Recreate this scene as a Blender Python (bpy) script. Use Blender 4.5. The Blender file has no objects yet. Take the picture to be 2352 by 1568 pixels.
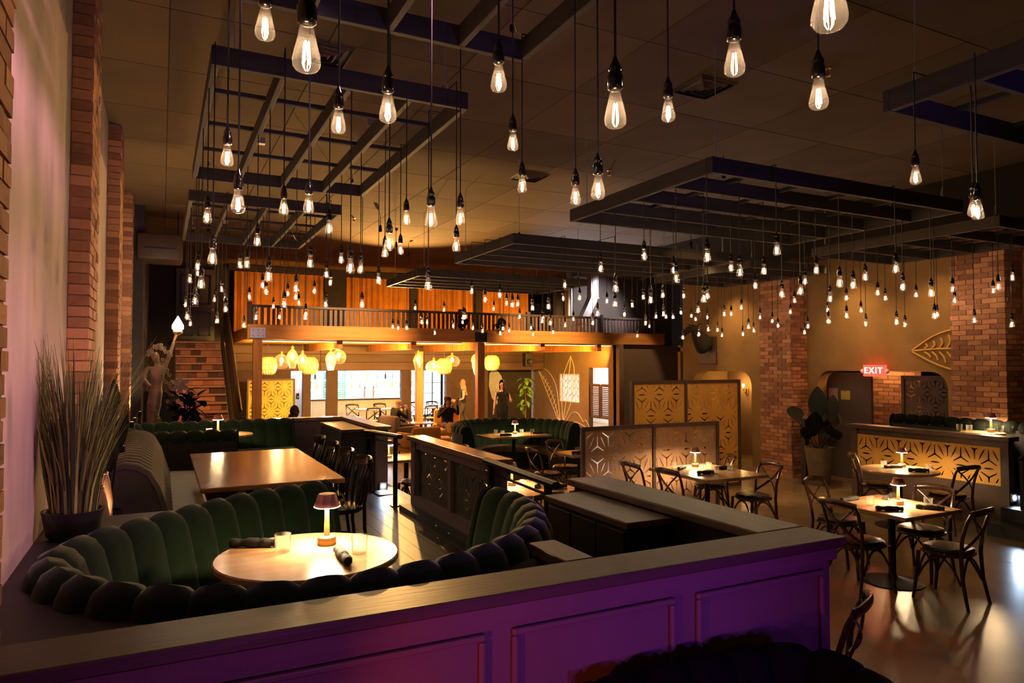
import bpy, bmesh, math, random
from mathutils import Vector, Matrix
R = math.radians
pi = math.pi
rnd = random.Random(7)
scn = bpy.context.scene
col = scn.collection

# ------------------------------------------------------------------ camera
cam_d = bpy.data.cameras.new('camera')
cam = bpy.data.objects.new('camera', cam_d)
col.objects.link(cam)
cam_d.sensor_width = 36.0
cam_d.lens = 36.0 * 1600.0 / 2352.0
cam_d.clip_start = 0.05
cam_d.clip_end = 200
cam.location = (0, 0, 2.15)
cam.rotation_euler = (R(90 + 1.826), 0, R(-26.7))
scn.camera = cam

# ------------------------------------------------------------------ world, exposure
world = bpy.data.worlds.new('world')
scn.world = world
world.use_nodes = True
world.node_tree.nodes['Background'].inputs[0].default_value = (1.0, 0.72, 0.5, 1)
world.node_tree.nodes['Background'].inputs[1].default_value = 0.006
vs = scn.view_settings
vs.view_transform = 'Standard'
vs.look = 'None'
vs.gamma = 1.0
vs.use_curve_mapping = False
vs.exposure = 0.2
cy = scn.cycles
cy.use_denoising = True
cy.use_adaptive_sampling = True
cy.adaptive_threshold = 0.08
cy.adaptive_min_samples = 16
cy.max_bounces = 5
cy.diffuse_bounces = 2
cy.glossy_bounces = 2
cy.transmission_bounces = 4
cy.transparent_max_bounces = 16
cy.sample_clamp_indirect = 4.0
cy.caustics_reflective = False
cy.caustics_refractive = False


def light(kind, name, loc, color, power, size=0.05, to=None, spot=None, blend=0.6, size_y=None):
    d = bpy.data.lights.new(name, kind)
    d.color = color
    d.energy = power
    if kind == 'AREA':
        d.size = size
        if size_y:
            d.shape = 'RECTANGLE'
            d.size_y = size_y
    else:
        d.shadow_soft_size = size
    if kind == 'SPOT':
        d.spot_size = R(spot or 60)
        d.spot_blend = blend
    o = bpy.data.objects.new(name, d)
    col.objects.link(o)
    o.location = loc
    if to is not None:
        v = Vector(to) - Vector(loc)
        o.rotation_euler = v.to_track_quat('-Z', 'Y').to_euler()
    return o


AMBER = (1.0, 0.52, 0.16)
WARM = (1.0, 0.66, 0.36)
# stage wash lamps behind the photographer (purple on the near half wall, pink on the piers)
light('SPOT', 'purple_wash_lamp', (1.5, -0.9, 1.36), (0.36, 0.09, 1.0), 95, 0.06, (1.75, 2.4, 1.12), 40, 0.9)
light('SPOT', 'magenta_wash_lamp', (0.7, -1.2, 1.36), (0.80, 0.11, 0.78), 95, 0.08, (1.15, 2.4, 1.0), 66, 0.9)
light('SPOT', 'violet_corner_lamp', (2.6, -0.4, 1.27), (0.36, 0.03, 0.95), 44, 0.06, (2.5, 2.4, 0.8), 50, 0.9)
light('SPOT', 'violet_grid_lamp', (3.0, -2.5, 1.25), (0.24, 0.10, 1.0), 240, 0.1, (2.8, 4.6, 4.75), 48, 0.6)
light('SPOT', 'pink_wall_lamp', (1.7, 2.9, 4.6), (1.0, 0.44, 0.66), 420, 0.1, (-0.58, 4.1, 2.75), 58, 0.9)
light('SPOT', 'red_panel_lamp', (-0.35, 1.5, 1.0), (1.0, 0.10, 0.02), 60, 0.03, (2.4, 2.4, 0.85), 60, 0.6)
light('SPOT', 'red_floor_lamp', (7.6, 8.6, 3.9), (1.0, 0.04, 0.02), 260, 0.04, (5.6, 4.6, 0.6), 18, 0.5)

# ------------------------------------------------------------------ materials
MATS = {}


def new_mat(name):
    m = bpy.data.materials.new(name)
    m.use_nodes = True
    nt = m.node_tree
    return m, nt, nt.nodes['Principled BSDF']


def pm(name, c, rough=0.6, metal=0.0, var=0.0, scale=6.0, bump=0.0, bscale=None, sheen=0.0, spec=0.5, emit=None, es=0.0, stretch=None, rand=0.0, coat=0.0, c2=None):
    if name in MATS:
        return MATS[name]
    m, nt, b = new_mat(name)
    N = nt.nodes
    L = nt.links
    b.inputs['Base Color'].default_value = (*c, 1)
    b.inputs['Roughness'].default_value = rough
    b.inputs['Metallic'].default_value = metal
    b.inputs['Specular IOR Level'].default_value = spec
    if sheen:
        b.inputs['Sheen Weight'].default_value = sheen
        b.inputs['Sheen Roughness'].default_value = 0.4
        b.inputs['Sheen Tint'].default_value = (*[min(1, 0.42 + 3.5 * x) for x in c], 1)
    if coat:
        b.inputs['Coat Weight'].default_value = coat
        b.inputs['Coat Roughness'].default_value = 0.12
    if emit:
        b.inputs['Emission Color'].default_value = (*emit, 1)
        b.inputs['Emission Strength'].default_value = es
    src = None
    if var or bump:
        tc = N.new('ShaderNodeTexCoord')
        mp = N.new('ShaderNodeMapping')
        if stretch:
            mp.inputs['Scale'].default_value = stretch
        L.new(tc.outputs['Object'], mp.inputs[0])
        no = N.new('ShaderNodeTexNoise')
        no.inputs['Scale'].default_value = scale
        no.inputs['Detail'].default_value = 5
        L.new(mp.outputs[0], no.inputs['Vector'])
        src = no
    if var or rand:
        ramp = N.new('ShaderNodeValToRGB')
        d = c2 or tuple(max(0, x * (1 - var)) for x in c)
        u = tuple(min(1, x * (1 + var)) for x in c)
        ramp.color_ramp.elements[0].color = (*d, 1)
        ramp.color_ramp.elements[1].color = (*u, 1)
        ramp.color_ramp.elements[0].position = 0.25
        ramp.color_ramp.elements[1].position = 0.75
        if rand:
            oi = N.new('ShaderNodeObjectInfo')
            if src:
                ma = N.new('ShaderNodeMix')
                ma.inputs[0].default_value = rand
                L.new(src.outputs['Fac'], ma.inputs[2])
                L.new(oi.outputs['Random'], ma.inputs[3])
                L.new(ma.outputs[0], ramp.inputs[0])
            else:
                L.new(oi.outputs['Random'], ramp.inputs[0])
        else:
            L.new(src.outputs['Fac'], ramp.inputs[0])
        L.new(ramp.outputs[0], b.inputs['Base Color'])
    if bump:
        bn = N.new('ShaderNodeTexNoise')
        bn.inputs['Scale'].default_value = bscale or scale * 8
        bn.inputs['Detail'].default_value = 4
        L.new(mp.outputs[0], bn.inputs['Vector'])
        bu = N.new('ShaderNodeBump')
        bu.inputs['Strength'].default_value = bump
        bu.inputs['Distance'].default_value = 0.01
        L.new(bn.outputs['Fac'], bu.inputs['Height'])
        L.new(bu.outputs[0], b.inputs['Normal'])
    MATS[name] = m
    return m


def emat(name, c, s):
    if name in MATS:
        return MATS[name]
    m, nt, b = new_mat(name)
    e = nt.nodes.new('ShaderNodeEmission')
    e.inputs[0].default_value = (*c, 1)
    e.inputs[1].default_value = s
    nt.links.new(e.outputs[0], nt.nodes['Material Output'].inputs[0])
    nt.nodes.remove(b)
    MATS[name] = m
    return m


def thin_glass(name, tint=(1, 1, 1), ior=1.45, rough=0.03, haze=0.0, hazec=(1, 0.8, 0.6), edge=0.55):
    if name in MATS:
        return MATS[name]
    m, nt, b = new_mat(name)
    N = nt.nodes
    L = nt.links
    tr = N.new('ShaderNodeBsdfTransparent')
    tr.inputs[0].default_value = (*tint, 1)
    gl = N.new('ShaderNodeBsdfGlossy')
    gl.inputs['Roughness'].default_value = rough
    lw = N.new('ShaderNodeLayerWeight')
    lw.inputs[0].default_value = 0.5
    pw = N.new('ShaderNodeMath')
    pw.operation = 'POWER'
    pw.inputs[1].default_value = 3.0
    L.new(lw.outputs['Facing'], pw.inputs[0])
    fr = N.new('ShaderNodeMath')
    fr.operation = 'MULTIPLY_ADD'
    fr.inputs[1].default_value = edge
    fr.inputs[2].default_value = 0.035
    L.new(pw.outputs[0], fr.inputs[0])
    mx = N.new('ShaderNodeMixShader')
    L.new(fr.outputs[0], mx.inputs[0])
    L.new(tr.outputs[0], mx.inputs[1])
    L.new(gl.outputs[0], mx.inputs[2])
    out = mx
    if haze:
        tl = N.new('ShaderNodeBsdfTranslucent')
        tl.inputs[0].default_value = (*hazec, 1)
        m2 = N.new('ShaderNodeMixShader')
        m2.inputs[0].default_value = haze
        L.new(mx.outputs[0], m2.inputs[1])
        L.new(tl.outputs[0], m2.inputs[2])
        out = m2
    L.new(out.outputs[0], N['Material Output'].inputs[0])
    N.remove(b)
    MATS[name] = m
    return m


def wood(name, c, c2, rough=0.35, scale=3.0, axis=1, coat=0.0, rand=0.0):
    """Grain stretched along one axis of the object."""
    if name in MATS:
        return MATS[name]
    s = [1.0, 1.0, 1.0]
    for i in range(3):
        s[i] = 0.35 if i == axis else 5.0
    return pm(name, c, rough, 0, var=0.25, scale=scale, bump=0.08, bscale=scale * 6, stretch=tuple(s), coat=coat, c2=c2, rand=rand)


pm('ceiling_tile', (0.115, 0.070, 0.034), 0.95, var=0.25, scale=2.0, bump=0.15, bscale=60, rand=0.5)
pm('ceiling_void', (0.03, 0.022, 0.016), 0.95, var=0.1)
pm('plaster_pier_wall', (0.52, 0.40, 0.34), 0.9, var=0.25, scale=3.0, stretch=(1, 1, 0.3), bump=0.12, bscale=14)
pm('brick', (0.46, 0.215, 0.115), 0.9, var=0.3, scale=9, bump=0.5, bscale=40, rand=0.6, c2=(0.27, 0.115, 0.062))
pm('mortar', (0.30, 0.17, 0.11), 0.95, var=0.2, scale=12)
pm('wall_olive', (0.29, 0.165, 0.06), 0.92, var=0.18, scale=2.5, bump=0.12, bscale=24)
pm('wall_grey', (0.15, 0.125, 0.11), 0.9, var=0.15, scale=2.0)
pm('wall_dark', (0.035, 0.028, 0.03), 0.8, var=0.2)
pm('wall_brown', (0.075, 0.048, 0.042), 0.85, var=0.15)
pm('wall_tan', (0.20, 0.135, 0.09), 0.9, var=0.1, scale=2.0)
pm('black_paint', (0.008, 0.007, 0.008), 0.5, var=0.2)
pm('panel_paint', (0.13, 0.085, 0.10), 0.42, var=0.08, scale=3, bump=0.06, bscale=80)
pm('black_steel', (0.012, 0.012, 0.013), 0.35, 0.6)
pm('main_floor', (0.21, 0.142, 0.075), 0.27, var=0.35, scale=1.3, bump=0.05, bscale=14, spec=0.6)
wood('soffit_board', (0.85, 0.50, 0.12), (0.7, 0.36, 0.07), 0.6, 2.0, 1)
wood('platform_plank', (0.05, 0.028, 0.018), (0.022, 0.013, 0.01), 0.42, 3.0, 1, rand=0.5)
wood('cap_wood', (0.062, 0.042, 0.034), (0.038, 0.026, 0.022), 0.42, 2.2, 0)
wood('cap_gloss', (0.22, 0.13, 0.06), (0.14, 0.08, 0.04), 0.2, 2.2, 1, coat=0.5)
wood('cap_wood_y', (0.085, 0.056, 0.038), (0.05, 0.033, 0.024), 0.34, 2.2, 1)
wood('table_wood', (0.42, 0.25, 0.12), (0.25, 0.13, 0.06), 0.22, 1.6, 0, coat=0.3)
wood('table_wood_y', (0.36, 0.17, 0.07), (0.20, 0.085, 0.035), 0.22, 1.6, 1, coat=0.3)
wood('grid_timber', (0.035, 0.026, 0.022), (0.018, 0.013, 0.012), 0.7, 3.0, 0)
wood('grid_timber_y', (0.045, 0.033, 0.026), (0.022, 0.016, 0.014), 0.7, 3.0, 1)
wood('mezz_timber', (0.58, 0.25, 0.06), (0.44, 0.17, 0.035), 0.5, 2.0, 0)
wood('mezz_post', (0.46, 0.20, 0.055), (0.32, 0.12, 0.03), 0.5, 2.0, 2)
wood('header_plank', (0.12, 0.07, 0.055), (0.07, 0.04, 0.03), 0.6, 2.0, 0, rand=0.4)
wood('chair_wood', (0.075, 0.030, 0.016), (0.03, 0.013, 0.009), 0.25, 6.0, 2, coat=0.4)
pm('chair_black', (0.012, 0.009, 0.008), 0.18, coat=0.5)
pm('black_leather', (0.012, 0.010, 0.010), 0.30, bump=0.1, bscale=120)
pm('velvet', (0.0035, 0.012, 0.004), 0.85, var=0.3, scale=14, spec=0.15, sheen=0.55, bump=0.1, bscale=150)
pm('velvet_dark', (0.003, 0.0045, 0.0035), 0.9, var=0.3, scale=14, spec=0.06)
pm('tan_leather', (0.17, 0.11, 0.055), 0.5, var=0.15)
pm('fret_metal', (0.72, 0.37, 0.07), 0.55, 0.15, var=0.15, scale=4)
pm('fret_rust', (0.50, 0.28, 0.17), 0.6, 0.1, var=0.25, scale=4)
pm('fret_dark', (0.045, 0.03, 0.025), 0.55, 0.1, var=0.2)
pm('frame_brown', (0.07, 0.042, 0.03), 0.5, var=0.2)
pm('stair_brick', (0.46, 0.17, 0.07), 0.7, var=0.5, scale=10, rand=0.7, c2=(0.12, 0.045, 0.025))
pm('stair_tread', (0.55, 0.24, 0.12), 0.6, var=0.2)
pm('gold_paint', (0.75, 0.42, 0.10), 0.5, 0.2)
pm('cream_paint', (0.72, 0.60, 0.45), 0.7)
pm('brass', (0.78, 0.52, 0.18), 0.28, 0.9)
pm('porcelain', (0.22, 0.15, 0.10), 0.5, var=0.2)
pm('bronze_figure', (0.22, 0.13, 0.085), 0.45, 0.3, var=0.3)
pm('napkin_black', (0.018, 0.017, 0.017), 0.8, bump=0.2, bscale=60)
pm('grass_blade', (0.27, 0.31, 0.07), 0.65, var=0.5, scale=3, c2=(0.07, 0.08, 0.025), rand=0.8)
pm('leaf_dark', (0.005, 0.007, 0.003), 0.6, spec=0.25, var=0.3)
pm('leaf_green', (0.12, 0.26, 0.045), 0.4, var=0.4)
pm('pot_black', (0.014, 0.012, 0.013), 0.5)
pm('pot_stone', (0.17, 0.125, 0.075), 0.75, var=0.2)
pm('jar_brown', (0.20, 0.10, 0.06), 0.4)
pm('curtain_amber', (0.62, 0.27, 0.05), 0.8, var=0.25, scale=3, sheen=0.2)
pm('duct_metal', (0.62, 0.56, 0.56), 0.38, 0.55, var=0.06)
pm('bar_white', (0.8, 0.78, 0.75), 0.5)
pm('bar_wall', (0.55, 0.58, 0.60), 0.7, var=0.1)
pm('shutter_green', (0.05, 0.15, 0.11), 0.5)
pm('steel', (0.6, 0.6, 0.62), 0.3, 0.8)
pm('armchair_grey', (0.16, 0.105, 0.085), 0.9, var=0.1)
pm('ribbed_grey', (0.085, 0.07, 0.06), 0.85, var=0.15, sheen=0.15)
pm('armchair_mustard', (0.50, 0.20, 0.03), 0.85, var=0.15, sheen=0.2)
pm('armchair_yellow', (0.72, 0.38, 0.06), 0.85, var=0.1, sheen=0.2)
pm('skin', (0.62, 0.32, 0.20), 0.6)
pm('skin_dark', (0.45, 0.22, 0.13), 0.6)
pm('cloth_black', (0.006, 0.006, 0.006), 0.9)
pm('cloth_charcoal', (0.05, 0.042, 0.042), 0.9)
pm('cloth_brown', (0.07, 0.035, 0.03), 0.9)
pm('hair_dark', (0.025, 0.012, 0.008), 0.6)
pm('hair_light', (0.30, 0.19, 0.12), 0.6)
pm('sole_yellow', (0.85, 0.55, 0.12), 0.7)
pm('paper_pink', (0.8, 0.6, 0.6), 0.8)
pm('paper_yellow', (0.8, 0.7, 0.15), 0.8)
pm('eye_dark', (0.01, 0.008, 0.006), 0.3)
pm('lip', (0.4, 0.1, 0.07), 0.5)
pm('deer_fur', (0.022, 0.013, 0.009), 0.9, var=0.4, scale=12)
pm('horn', (0.25, 0.17, 0.11), 0.5)
pm('shade_copper', (0.42, 0.20, 0.14), 0.28, 0.6)
thin_glass('bulb_glass', (1.0, 0.96, 0.93), 1.5, 0.03, 0.025, (1, 0.85, 0.75))
thin_glass('tumbler', (0.95, 0.95, 0.93), 1.5, 0.03, 0.04, (1, 0.95, 0.9), edge=1.0)
thin_glass('globe_glass', (1.0, 0.93, 0.82), 1.45, 0.05, 0.16, (1, 0.72, 0.4))
emat('filament', (1.0, 0.72, 0.43), 185.0)
emat('lamp_glow', (1.0, 0.68, 0.34), 620.0)
emat('flame_glow', (1.0, 0.80, 0.56), 16.0)
emat('pendant_glow', (1.0, 0.66, 0.26), 45.0)
emat('weave_glow', (1.0, 0.60, 0.14), 2.2)
emat('exit_red', (1.0, 0.05, 0.03), 3.0)
emat('exit_white', (1.0, 0.42, 0.34), 8.0)
emat('step_glow', (0.62, 0.80, 1.0), 60.0)
emat('strip_white', (0.92, 0.96, 1.0), 14.0)
emat('cooler_blue', (0.72, 0.85, 1.0), 5.0)
emat('sconce_glow', (1.0, 0.66, 0.28), 30.0)
emat('strip_amber', (1.0, 0.6, 0.16), 9.0)
emat('device_green', (0.2, 0.9, 0.3), 1.5)
M = MATS

# ------------------------------------------------------------------ mesh helpers
class MB:
    def __init__(s):
        s.v = []
        s.f = []

    def add(s, vs, fs):
        o = len(s.v)
        s.v += [tuple(p) for p in vs]
        s.f += [tuple(i + o for i in f) for f in fs]
        return s

    def box(s, lo, hi, mat=None):
        x0, y0, z0 = lo
        x1, y1, z1 = hi
        vs = [(x0, y0, z0), (x1, y0, z0), (x1, y1, z0), (x0, y1, z0), (x0, y0, z1), (x1, y0, z1), (x1, y1, z1), (x0, y1, z1)]
        if mat is not None:
            vs = [tuple(mat @ Vector(p)) for p in vs]
        return s.add(vs, [(3, 2, 1, 0), (4, 5, 6, 7), (0, 1, 5, 4), (1, 2, 6, 5), (2, 3, 7, 6), (3, 0, 4, 7)])

    def cbox(s, c, sz, mat=None):
        return s.box([c[i] - sz[i] / 2 for i in range(3)], [c[i] + sz[i] / 2 for i in range(3)], mat)

    def bbox(s, lo, hi, b):
        """Box with chamfered edges (all twelve)."""
        bm = bmesh.new()
        c = [(lo[i] + hi[i]) / 2 for i in range(3)]
        bmesh.ops.create_cube(bm, size=1)
        for v in bm.verts:
            v.co = Vector([c[i] + v.co[i] * (hi[i] - lo[i]) for i in range(3)])
        bmesh.ops.bevel(bm, geom=bm.edges[:], offset=b, segments=2, affect='EDGES', profile=0.5)
        bm.verts.index_update()
        vs = [tuple(v.co) for v in bm.verts]
        fs = [tuple(v.index for v in f.verts) for f in bm.faces]
        bm.free()
        return s.add(vs, fs)

    def tube(s, pts, r, n=8, caps=True, flat=1.0, up=None):
        pts = [Vector(p) for p in pts]
        m = len(pts)
        rs = r if isinstance(r, (list, tuple)) else [r] * m
        ref = Vector(up) if up else None
        vs = []
        prev = None
        for i, p in enumerate(pts):
            t = (pts[min(i + 1, m - 1)] - pts[max(i - 1, 0)]).normalized()
            if ref is not None:
                a = ref
            elif prev is None:
                a = Vector((0, 0, 1)) if abs(t.z) < 0.9 else Vector((1, 0, 0))
            else:
                a = prev
            b = t.cross(a)
            if b.length < 1e-6:
                b = t.orthogonal()
            b.normalize()
            a = b.cross(t).normalized()
            prev = a
            for k in range(n):
                th = 2 * pi * (k + 0.5) / n
                vs.append(p + (b * math.cos(th) * flat + a * math.sin(th)) * rs[i])
        fs = []
        for i in range(m - 1):
            for k in range(n):
                k2 = (k + 1) % n
                fs.append((i * n + k, i * n + k2, (i + 1) * n + k2, (i + 1) * n + k))
        if caps:
            fs.append(tuple(reversed(range(n))))
            fs.append(tuple((m - 1) * n + k for k in range(n)))
        return s.add(vs, fs)

    def lathe(s, prof, n=16, c=(0, 0, 0), cap0=False, cap1=False):
        vs = []
        m = len(prof)
        for r, z in prof:
            for k in range(n):
                th = 2 * pi * k / n
                vs.append((c[0] + r * math.cos(th), c[1] + r * math.sin(th), c[2] + z))
        fs = []
        for i in range(m - 1):
            for k in range(n):
                k2 = (k + 1) % n
                fs.append((i * n + k, i * n + k2, (i + 1) * n + k2, (i + 1) * n + k))
        if cap0:
            fs.append(tuple(reversed(range(n))))
        if cap1:
            fs.append(tuple((m - 1) * n + k for k in range(n)))
        return s.add(vs, fs)

    def ball(s, c, r, n=12, m=8):
        sx, sy, sz = r if isinstance(r, (list, tuple)) else (r, r, r)
        prof = [(math.sin(pi * i / m), -math.cos(pi * i / m)) for i in range(m + 1)]
        prof[0] = (0.001, -1)
        prof[-1] = (0.001, 1)
        vs = []
        for pr, pz in prof:
            for k in range(n):
                th = 2 * pi * k / n
                vs.append((c[0] + sx * pr * math.cos(th), c[1] + sy * pr * math.sin(th), c[2] + sz * pz))
        fs = []
        for i in range(m):
            for k in range(n):
                k2 = (k + 1) % n
                fs.append((i * n + k, i * n + k2, (i + 1) * n + k2, (i + 1) * n + k))
        return s.add(vs, fs)

    def prism(s, poly, z0, z1):
        n = len(poly)
        vs = [(p[0], p[1], z0) for p in poly] + [(p[0], p[1], z1) for p in poly]
        fs = [tuple(reversed(range(n))), tuple(range(n, 2 * n))]
        for i in range(n):
            j = (i + 1) % n
            fs.append((i, j, n + j, n + i))
        return s.add(vs, fs)

    def grid(s, P):
        """P[i][j] points."""
        a = len(P)
        b = len(P[0])
        vs = [p for row in P for p in row]
        fs = [(i * b + j, i * b + j + 1, (i + 1) * b + j + 1, (i + 1) * b + j) for i in range(a - 1) for j in range(b - 1)]
        return s.add(vs, fs)

    def xf(s, mat):
        s.v = [tuple(mat @ Vector(p)) for p in s.v]
        return s

    def mesh(s, name):
        me = bpy.data.meshes.new(name)
        me.from_pydata(s.v, [], s.f)
        me.update()
        return me

    def build(s, name, mat, parent=None, smooth=False, loc=None):
        me = s.mesh(name)
        if smooth:
            me.polygons.foreach_set('use_smooth', [True] * len(me.polygons))
            try:
                me.set_sharp_from_angle(angle=R(42))
            except Exception:
                pass
        return link(name, me, mat, parent, loc)


def link(name, me, mat=None, parent=None, loc=None):
    o = bpy.data.objects.new(name, me)
    col.objects.link(o)
    if mat is not None and len(me.materials) == 0:
        me.materials.append(M[mat] if isinstance(mat, str) else mat)
    if parent is not None:
        o.parent = parent
    if loc is not None:
        o.location = loc
    return o


def tag(o, label, cat, group=None):
    o['label'] = label
    o['category'] = cat
    if group:
        o['group'] = group
    return o


def thing(name, label, cat, loc=(0, 0, 0), rz=0.0, group=None):
    o = bpy.data.objects.new(name, None)
    o.empty_display_size = 0.1
    col.objects.link(o)
    o.location = loc
    o.rotation_euler = (0, 0, rz)
    return tag(o, label, cat, group)


KIDS = {}


def copy_tree(src, parent=None):
    c = src.copy()
    col.objects.link(c)
    c.parent = parent
    for ch in [k for k in src.children]:
        copy_tree(ch, c)
    return c


def put(proto, used, loc, rz, label, group=None):
    """The first call places the model itself, later calls place copies of it and its parts."""
    o = proto if not used.get(proto.name) else copy_tree(proto)
    used[proto.name] = True
    o.location = loc
    o.rotation_euler = (0, 0, rz)
    o['label'] = label
    if group:
        o['group'] = group
    return o


USED = {}


def struct(name, mb, mat, label=None, parent=None, smooth=False):
    o = mb.build(name, mat, parent, smooth) if isinstance(mb, MB) else link(name, mb, mat, parent)
    if parent is None:
        o['kind'] = 'structure'
        if label:
            o['label'] = label
            o['category'] = 'structure'
    return o


def catmull(pts, per=8, closed=False):
    P = [Vector(p) for p in pts]
    n = len(P)
    out = []
    for i in range(n - 1):
        p0 = P[max(i - 1, 0)]
        p1 = P[i]
        p2 = P[i + 1]
        p3 = P[min(i + 2, n - 1)]
        for k in range(per):
            t = k / per
            out.append(0.5 * ((2 * p1) + (p2 - p0) * t + (2 * p0 - 5 * p1 + 4 * p2 - p3) * t * t + (3 * p1 - p0 - 3 * p2 + p3) * t ** 3))
    out.append(P[-1])
    return out


def resample(pts, n):
    L = [0.0]
    for a, b in zip(pts, pts[1:]):
        L.append(L[-1] + (b - a).length)
    out = []
    j = 0
    for i in range(n + 1):
        t = L[-1] * i / n
        while j < len(L) - 2 and L[j + 1] < t:
            j += 1
        u = (t - L[j]) / max(1e-9, L[j + 1] - L[j])
        out.append(pts[j].lerp(pts[j + 1], min(1, max(0, u))))
    return out, L[-1]


def plate(outer, holes, th):
    """Flat plate with cut-outs in the xy plane, th thick, as a mesh (centred on z = 0)."""
    cu = bpy.data.curves.new('plate', 'CURVE')
    cu.dimensions = '2D'
    cu.fill_mode = 'BOTH'
    cu.extrude = th / 2
    for poly in [outer] + holes:
        sp = cu.splines.new('POLY')
        sp.points.add(len(poly) - 1)
        for p, q in zip(sp.points, poly):
            p.co = (q[0], q[1], 0, 1)
        sp.use_cyclic_u = True
    o = bpy.data.objects.new('plate', cu)
    col.objects.link(o)
    dg = bpy.context.evaluated_depsgraph_get()
    me = bpy.data.meshes.new_from_object(o.evaluated_get(dg))
    bpy.data.objects.remove(o)
    bpy.data.curves.remove(cu)
    me.materials.clear()
    return me


def clip_poly(poly, x0, y0, x1, y1):
    def cl(ps, inside, cut):
        out = []
        for i in range(len(ps)):
            a = ps[i - 1]
            b = ps[i]
            ia = inside(a)
            ib = inside(b)
            if ib:
                if not ia:
                    out.append(cut(a, b))
                out.append(b)
            elif ia:
                out.append(cut(a, b))
        return out

    def cx_(v):
        return lambda a, b: (v, a[1] + (b[1] - a[1]) * (v - a[0]) / (b[0] - a[0]))

    def cy_(v):
        return lambda a, b: (a[0] + (b[0] - a[0]) * (v - a[1]) / (b[1] - a[1]), v)
    for ins, cut in ((lambda p: p[0] >= x0, cx_(x0)), (lambda p: p[0] <= x1, cx_(x1)), (lambda p: p[1] >= y0, cy_(y0)), (lambda p: p[1] <= y1, cy_(y1))):
        poly = cl(poly, ins, cut)
        if len(poly) < 3:
            return []
    return poly


def area2(p):
    return abs(sum(p[i - 1][0] * p[i][1] - p[i][0] * p[i - 1][1] for i in range(len(p)))) / 2


def star_holes(w, h, cell, ox=0.5, oy=0.5, m=0.03):
    """Star-burst fretwork: a triangular lattice of solid hubs with three-armed slots in the triangles and a slit on every edge."""
    H = []
    rowh = cell * 0.866
    nx = int(w / cell) + 3
    ny = int(h / rowh) + 3

    def hub(i, j):
        return (w * ox + (i + 0.5 * (j % 2)) * cell, h * oy + j * rowh)
    wd = cell * 0.027

    def slit(c, ang, L, wdt):
        ca, sa = math.cos(ang), math.sin(ang)
        q = [(-L / 2, 0), (-L * 0.2, -wdt), (L * 0.2, -wdt), (L / 2, 0), (L * 0.2, wdt), (-L * 0.2, wdt)]
        return [(c[0] + x * ca - y * sa, c[1] + x * sa + y * ca) for x, y in q]

    def wye(c, a0, L):
        out = []
        for k in range(3):
            a = a0 + k * 2 * pi / 3
            ca, sa = math.cos(a), math.sin(a)
            for x, y in ((0.12 * L, -wd), (L, -wd * 0.55), (L, wd * 0.55), (0.12 * L, wd)):
                out.append((c[0] + x * ca - y * sa, c[1] + x * sa + y * ca))
        return out
    for j in range(-ny, ny + 1):
        for i in range(-nx, nx + 1):
            a = hub(i, j)
            b = hub(i + 1, j)
            up = hub(i + (1 if j % 2 else 0), j + 1)
            dn = hub(i + (1 if j % 2 else 0), j - 1)
            H.append(slit(((a[0] + b[0]) / 2, a[1]), 0, cell * 0.42, wd * 1.1))
            for q in (up, hub(i + (1 if j % 2 else 0) - 1, j + 1)):
                H.append(slit(((a[0] + q[0]) / 2, (a[1] + q[1]) / 2), math.atan2(q[1] - a[1], q[0] - a[0]), cell * 0.5, wd * 0.8))
            R3 = cell / math.sqrt(3)
            H.append(wye(((a[0] + b[0] + up[0]) / 3, (a[1] + b[1] + up[1]) / 3), pi / 2, R3 * 0.56))
            H.append(wye(((a[0] + b[0] + dn[0]) / 3, (a[1] + b[1] + dn[1]) / 3), -pi / 2, R3 * 0.56))
    out = []
    for p in H:
        xs = [q[0] for q in p]
        ys = [q[1] for q in p]
        if max(xs) < m or min(xs) > w - m or max(ys) < m or min(ys) > h - m:
            continue
        if min(xs) < m or max(xs) > w - m or min(ys) < m or max(ys) > h - m:
            c0 = area2(p)
            p = clip_poly(p, m, m, w - m, h - m)
            if len(p) < 3 or area2(p) < 0.25 * c0:
                continue
        out.append(p)
    return out


FRET = {}


def fret_mesh(w, h, cell, ox=0.5, oy=0.5, th=0.008, sy=1.12):
    k = (round(w, 3), round(h, 3), cell, ox, oy)
    if k not in FRET:
        H = [[(x, y * sy) for x, y in p] for p in star_holes(w, h / sy, cell, ox, oy)]
        FRET[k] = plate([(0, 0), (w, 0), (w, h), (0, h)], H, th)
    return FRET[k].copy()


def axes(origin, ex, ey):
    """Matrix that maps local x to ex, local y to ey, at origin."""
    ex = Vector(ex).normalized()
    ey = Vector(ey).normalized()
    ez = ex.cross(ey)
    return Matrix(((ex.x, ey.x, ez.x, origin[0]), (ex.y, ey.y, ez.y, origin[1]), (ex.z, ey.z, ez.z, origin[2]), (0, 0, 0, 1)))


def round_poly(x0, y0, x1, y1, r, n=8, top_only=True):
    """Opening outline with rounded top corners, from lower left round to lower right."""
    P = [(x0, y0)]
    for k in range(n + 1):
        a = pi - (pi / 2) * k / n
        P.append((x0 + r + r * math.cos(a), y1 - r + r * math.sin(a)))
    for k in range(n + 1):
        a = pi / 2 - (pi / 2) * k / n
        P.append((x1 - r + r * math.cos(a), y1 - r + r * math.sin(a)))
    P.append((x1, y0))
    return P


ORD = ['first', 'second', 'third', 'fourth', 'fifth', 'sixth', 'seventh', 'eighth', 'ninth', 'tenth', 'eleventh', 'twelfth', 'thirteenth', 'fourteenth', 'fifteenth', 'sixteenth', 'seventeenth', 'eighteenth', 'nineteenth', 'twentieth']


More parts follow.
